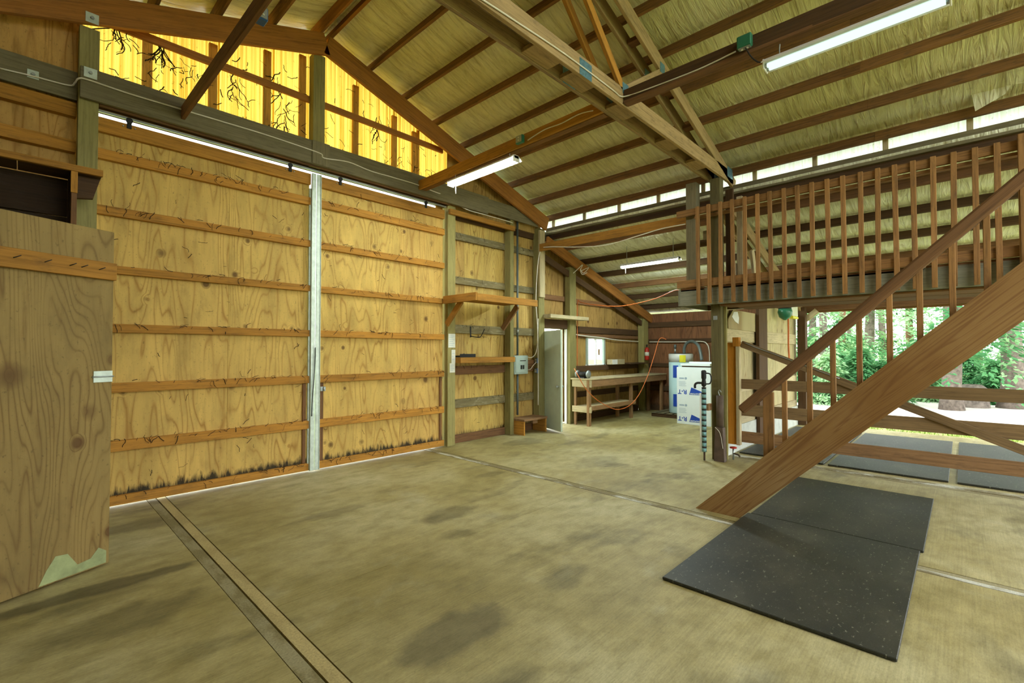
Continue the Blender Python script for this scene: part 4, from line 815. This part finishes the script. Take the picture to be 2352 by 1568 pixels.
for zb in (0.66, 0.06):
    text_mesh('lettering', 'R-T', 0.135, 'print_blue', fp, face(FY1-0.13, zb+0.06))
    lg = prism('logo', [(FY1-0.285, zb), (FY1-0.335, zb+0.165), (FY1-0.585, zb+0.07), (FY1-0.585, zb)], FX-0.003, FX-0.0005, 'print_blue', fp, 'x')
    t = text_mesh('logo_lettering', 'INSULFOAM', 0.047, 'foam_white', lg, Matrix.Translation((-0.003, 0, 0)) @ face(FY1-0.435, zb+0.026))
    for j in range(4): abox('small_print', (FX-0.002, FX-0.0005), (FY1-0.22+0.02*(j % 2), FY1-0.05), (zb+0.19+0.03*j, zb+0.198+0.03*j), 'print_grey', fp, 'y', 0)
    lathe('print_ring', [(0.028, 0), (0.028, 0.001)], 'print_grey', fp, (FX-0.0015, FY1-0.21, zb+0.36), 18, Matrix.Rotation(math.pi/2, 4, 'Y'))
    abox('small_print', (FX-0.002, FX-0.0005), (FY1-0.17, FY1-0.06), (zb+0.345, zb+0.375), 'print_grey', fp, 'y', 0)
# ------------------------------------------------------------------ hydrant and odds by the main post
hb = at('z', 0, 1618, 1057); hx, hy = hb.x, hb.y
yh = tag(empty('yard_hydrant', (hx, hy, 0)), 'black yard hydrant on a banded insulated pipe beside the dark post', 'hydrant')
tube('riser', [(hx, hy, 0), (hx, hy, 1.12)], 0.014, 'rust_brown', yh, 10, 0)
for j in range(12): tube('wrap_band', [(hx, hy, 0.13+0.08*j), (hx, hy, 0.13+0.08*j+0.055)], 0.032, 'wrap_teal', yh, 12, 0); tube('tape_band', [(hx, hy, 0.185+0.08*j), (hx, hy, 0.21+0.08*j)], 0.0325, 'iron_black', yh, 12, 0)
tube('side_pipe', [(hx-0.01, hy+0.048, 0.12), (hx-0.01, hy+0.046, 1.0)], 0.014, 'white_paint', yh, 8, 0)
hd = lathe('head', [(0.022, 1.1), (0.035, 1.12), (0.032, 1.17), (0.026, 1.2), (0.036, 1.23), (0.036, 1.33), (0.02, 1.345)], 'iron_black', yh, (hx, hy, 0), 14)
tube('spout', [(hx, hy, 1.15), (hx-0.02, hy+0.09, 1.15), (hx-0.03, hy+0.12, 1.12), (hx-0.03, hy+0.12, 1.07)], 0.017, 'iron_black', hd, 10); tube('lever', [(hx, hy-0.02, 1.30), (hx, hy-0.09, 1.29), (hx, hy-0.11, 1.22), (hx, hy-0.09, 1.15), (hx, hy-0.02, 1.14)], 0.01, 'iron_black', hd, 8)
abox('bracket_block', (hx+0.035, 7.249), (hy-0.06, hy-0.02), (0.74, 0.84), 'bench_wood', yh, 'x')
pb = at('z', 0, 1650, 1055)
pt = tag(empty('pipe_stand', (pb.x-0.04, pb.y, 0)), 'brown pipe standing in a tapered metal boot by the post', 'pipe')
bxx, byy = pb.x-0.085, pb.y-0.06
prism('boot', [(byy-0.075, 0), (byy+0.075, 0), (byy+0.055, 0.5), (byy-0.055, 0.5)], bxx-0.055, bxx+0.05, 'rust_brown', pt, 'x')
tube('pipe', [(bxx, byy, 0.501), (bxx, byy, 0.97)], 0.05, 'rust_brown', pt, 18, 0); tube('hook', [(bxx, byy, 0.965), (bxx, byy+0.02, 1.02), (bxx, byy, 1.05), (bxx, byy-0.02, 1.02)], 0.006, 'steel', pt); tube('tie_wire', [(bxx-0.06, byy+0.05, 0.5), (bxx-0.062, byy-0.02, 0.42), (bxx-0.06, byy-0.06, 0.2)], 0.004, 'cable_white', pt)
rq = at('x', 7.42, 1660, 1025)
hv = tag(empty('hose_valve', (7.45, 2.56, 0.1)), 'brass hose tap with red handle low beside the post', 'tap')
tube('stem', [(7.46, 2.52, 0.0), (7.46, 2.52, 0.16)], 0.014, 'steel', hv, 8, 0); lathe('handle', [(0.02, 0), (0.05, 0.006), (0.05, 0.025), (0.02, 0.03)], 'red_paint', hv, (7.46, 2.52, 0.16), 10); tube('outlet', [(7.46, 2.52, 0.09), (7.44, 2.44, 0.08), (7.44, 2.42, 0.05)], 0.013, 'rust_brown', hv, 8)
# ------------------------------------------------------------------ things hanging by the stall opening
yt = tag(empty('yellow_lantern', tuple(at('y', 2.55, 1820, 712))), 'yellow plastic lantern hanging by the stall opening', 'lantern')
p, q = at('y', 2.55, 1814, 698), at('y', 2.55, 1826, 730)
abox('body', (p.x, q.x), (2.495, 2.56), (q.z+0.02, p.z-0.03), 'paper', yt, 'z', 0.01); abox('cap', (p.x-0.01, q.x+0.01), (2.485, 2.57), (p.z-0.03, p.z+0.02), 'yellow_tag', yt, 'x', 0.01); abox('base', (p.x-0.01, q.x+0.01), (2.485, 2.57), (q.z-0.03, q.z+0.02), 'yellow_tag', yt, 'x', 0.01)
tube('hanger', [((p.x+q.x)/2, 2.56, p.z+0.015), ((p.x+q.x)/2, 2.59, zl((p.x+q.x)/2)-0.17)], 0.006, 'steel', yt, 6, 0)
p = at('y', 2.52, 1803, 735)
gb = tag(empty('glass_float', tuple(p)), 'green rounded float in a dark net beside the yellow lantern', 'float'); lathe('bowl', [(0.02, 0), (0.1, 0.06), (0.13, 0.16), (0.115, 0.22)], 'green_plastic', gb, tuple(p), 14); lathe('dark_top', [(0.115, 0.221), (0.1, 0.3), (0.03, 0.36)], 'iron_black', gb, tuple(p), 14)
cable('red_rope', [V((at('y', 2.59, 1808, 690).x, 2.59, zl(at('y', 2.59, 1808, 690).x)-0.19))]+[at('y', 2.59, *t) for t in ((1810, 720), (1811, 760), (1811, 790), (1813, 830))], 0.016, 'cable_orange', 'reddish rope hanging beside the stall opening')
tube('net_cord', [p+V((0, 0, 0.355)), V((p.x, 2.59, zl(p.x)-0.17))], 0.008, 'cable_black', gb, 6, 0)
# ------------------------------------------------------------------ outside
def plane(name, x0, x1, y0, y1, z, mat, label):
    o = link(name, bevel_box(x0, x1, y0, y1, z-0.3, z, 0), mat); return tag(o, label, None, None, 'structure')
plane('ground', -60, 90, -70, 80, -0.26, 'lawn', 'mossy lawn around the barn')
plane('lawn_strip', 12.36, 15.2, -40, 30, -0.05, 'lawn', 'strip of lawn outside the stall')
o = prism('driveway', [(15.2, -40), (19.5, -40), (20.5, -5), (21.5, 4), (23, 30), (17, 30), (15.2, 6)], -0.3, -0.06, 'driveway', None, 'z'); tag(o, 'pale gravel drive beyond the lawn', None, None, 'structure')
rg = random.Random(11); gv, gf = [], []
for i in range(9000):
    x, y = rg.uniform(12.38, 15.2), rg.uniform(-4, 6); a = rg.uniform(0, 6.28); h = rg.uniform(0.03, 0.09); w = 0.006; k = len(gv)
    gv += [(x-w*math.cos(a), y-w*math.sin(a), -0.05), (x+w*math.cos(a), y+w*math.sin(a), -0.05), (x+rg.uniform(-.03, .03), y+rg.uniform(-.03, .03), -0.05+h)]; gf.append((k, k+1, k+2))
tag(link('grass', mesh(gv, gf), 'grass_blade'), 'short green grass on the lawn outside the stall', 'grass', None, 'stuff')
def leafy(seed, n, H, z0, R, droop, size, m=12):
    """crown of needle sprays on drooping boughs"""
    r = random.Random(seed); vs, fs = [], []
    for b in range(n):
        z = z0+(H-z0)*r.random()**1.5; rad = R*(1-(z-z0)/(H-z0)*0.85)*r.uniform(0.6, 1.1); a = r.uniform(0, 6.283)
        d = V((math.cos(a), math.sin(a), 0))
        for i in range(m):
            t = (i+1)/m
            for s in (-1, 1, 0):
                c = d*(rad*t)+V((0, 0, z-droop*rad*t*t))+V((r.uniform(-.16, .16), r.uniform(-.16, .16), r.uniform(-.14, .1)))
                dirv = (d+V((-d.y, d.x, 0))*s*r.uniform(.5, 1.3)+V((0, 0, -r.uniform(0.1, 0.9)))).normalized(); L = size*r.uniform(0.6, 1.3)
                side = dirv.cross(V((r.uniform(-.6, .6), r.uniform(-.6, .6), 1))).normalized()*L*0.2; k = len(vs)
                vs += [c, c+dirv*L*0.45+side, c+dirv*L, c+dirv*L*0.45-side]; fs.append((k, k+1, k+2, k+3))
    return mesh(vs, fs)
crowns = [leafy(1, 60, 11, 1.9, 2.8, 0.5, 0.22, 26), leafy(2, 60, 12, 2.3, 3.0, 0.6, 0.22, 26), leafy(3, 55, 9, 1.1, 2.2, 0.35, 0.2, 26)]
for c, m in zip(crowns, ('needles_dark', 'needles_light', 'needles_light')): c.materials.append(MATS[m])
def trunk_mesh(H, r0, seed):
    r = random.Random(seed); pts = [V((0.05*math.sin(z*1.3+seed), 0.05*math.cos(z*0.9+seed), z)) for z in [H*i/14 for i in range(15)]]
    pts[0].x = pts[0].y = 0; vs, fs = tube_data(pts, r0, 12, r0*0.35)
    for i in range(12): vs[i] = vs[i]*1.0+V((vs[i].x*0.35, vs[i].y*0.35, 0))
    return mesh(vs, fs, True)
def tree(p, dia, crown, bark, label, seed, name='fir_tree', H=11.5, cs=1.0):
    r = tag(empty(name, tuple(p)), label, 'tree', 'trees beyond the drive'); M = Matrix.Translation(p)
    link('trunk', trunk_mesh(H, dia/2, seed), bark, r, M)
    link('foliage', crowns[crown], None, r, M @ Matrix.Rotation(seed*1.7, 4, 'Z') @ Matrix.Scale(cs, 4))
G = -0.2
TR = [(2186, 952, 0.46, 0, 'bark', 'thick grey barked fir seen below the stair stringer'), (2322, 948, 0.52, 1, 'bark', 'thick trunked fir with pale boughs past the stump'), (1895, 905, 0.34, 1, 'bark', 'grey trunked fir seen over the gate brace'), (1938, 893, 0.36, 0, 'bark_red', 'reddish trunked fir beside the grey one'), (2000, 888, 0.5, 1, 'bark', 'stout fir standing behind the handrail balusters'), (1866, 880, 0.3, 0, 'bark', 'slim fir at the edge of the stall opening')]
for i, (px, py, dia, cr, bk, lb) in enumerate(TR): tree(at('z', G, px, py), dia, cr, bk, lb, i+1)
rt = random.Random(21)
NICK = ((2186, 'thick grey barked fir'), (2322, 'thick trunked fir past the stump'), (1895, 'grey fir over the gate brace'), (1938, 'reddish trunked fir'), (2000, 'stout fir behind the balusters'), (1866, 'slim fir at the opening edge'))
def nick(px): return min(NICK, key=lambda t: abs(t[0]-px))[1]
for i in range(9):
    px = 1800+i*75+rt.uniform(-15, 15); dist = rt.uniform(868, 880); tree(at('z', G, px, dist), rt.uniform(0.3, 0.5), i % 3, 'bark' if i % 4 else 'bark_red', 'distant %s barked fir with %s boughs behind the %s' % ('grey' if i % 4 else 'reddish', 'dark' if i % 3 == 0 else 'pale', nick(px)), 30+i, 'fir_tree', 12, rt.uniform(1.0, 1.25))
for i in range(4):
    p = at('z', G, 2440+110*i, 915+10*(i % 2)); tree(p, 0.4, i % 3, 'bark', 'fir farther along the drive past the thick trunked fir', 60+i)
bushm = [leafy(40+k, 80, 1.5, 0.15, 1.0, 0.35, 0.15, 18) for k in range(2)]
for b, m in zip(bushm, ('needles_light', 'needles_dark')): b.materials.append(MATS[m])
for i in range(20):
    px = 1830+i*30+rt.uniform(-10, 10); p = at('z', G, px, rt.uniform(908, 938))
    o = link('woodland_shrub', bushm[i % 2], None, None, Matrix.Translation(p) @ Matrix.Rotation(i, 4, 'Z') @ Matrix.Scale(rt.uniform(0.8, 1.3), 4))
    tag(o, '%s green undergrowth shrub nearest the %s' % ('pale' if i % 2 == 0 else 'dark', nick(px)), 'shrub', 'undergrowth along the woods edge')
p = at('z', G, 2235, 945); sm = lathe('tree_stump', [(0.5, 0), (0.38, 0.15), (0.34, 0.7), (0.2, 0.82), (0.05, 0.7)], 'bark', None, tuple(p), 12); tag(sm, 'broken old stump between the two thick firs', 'stump')
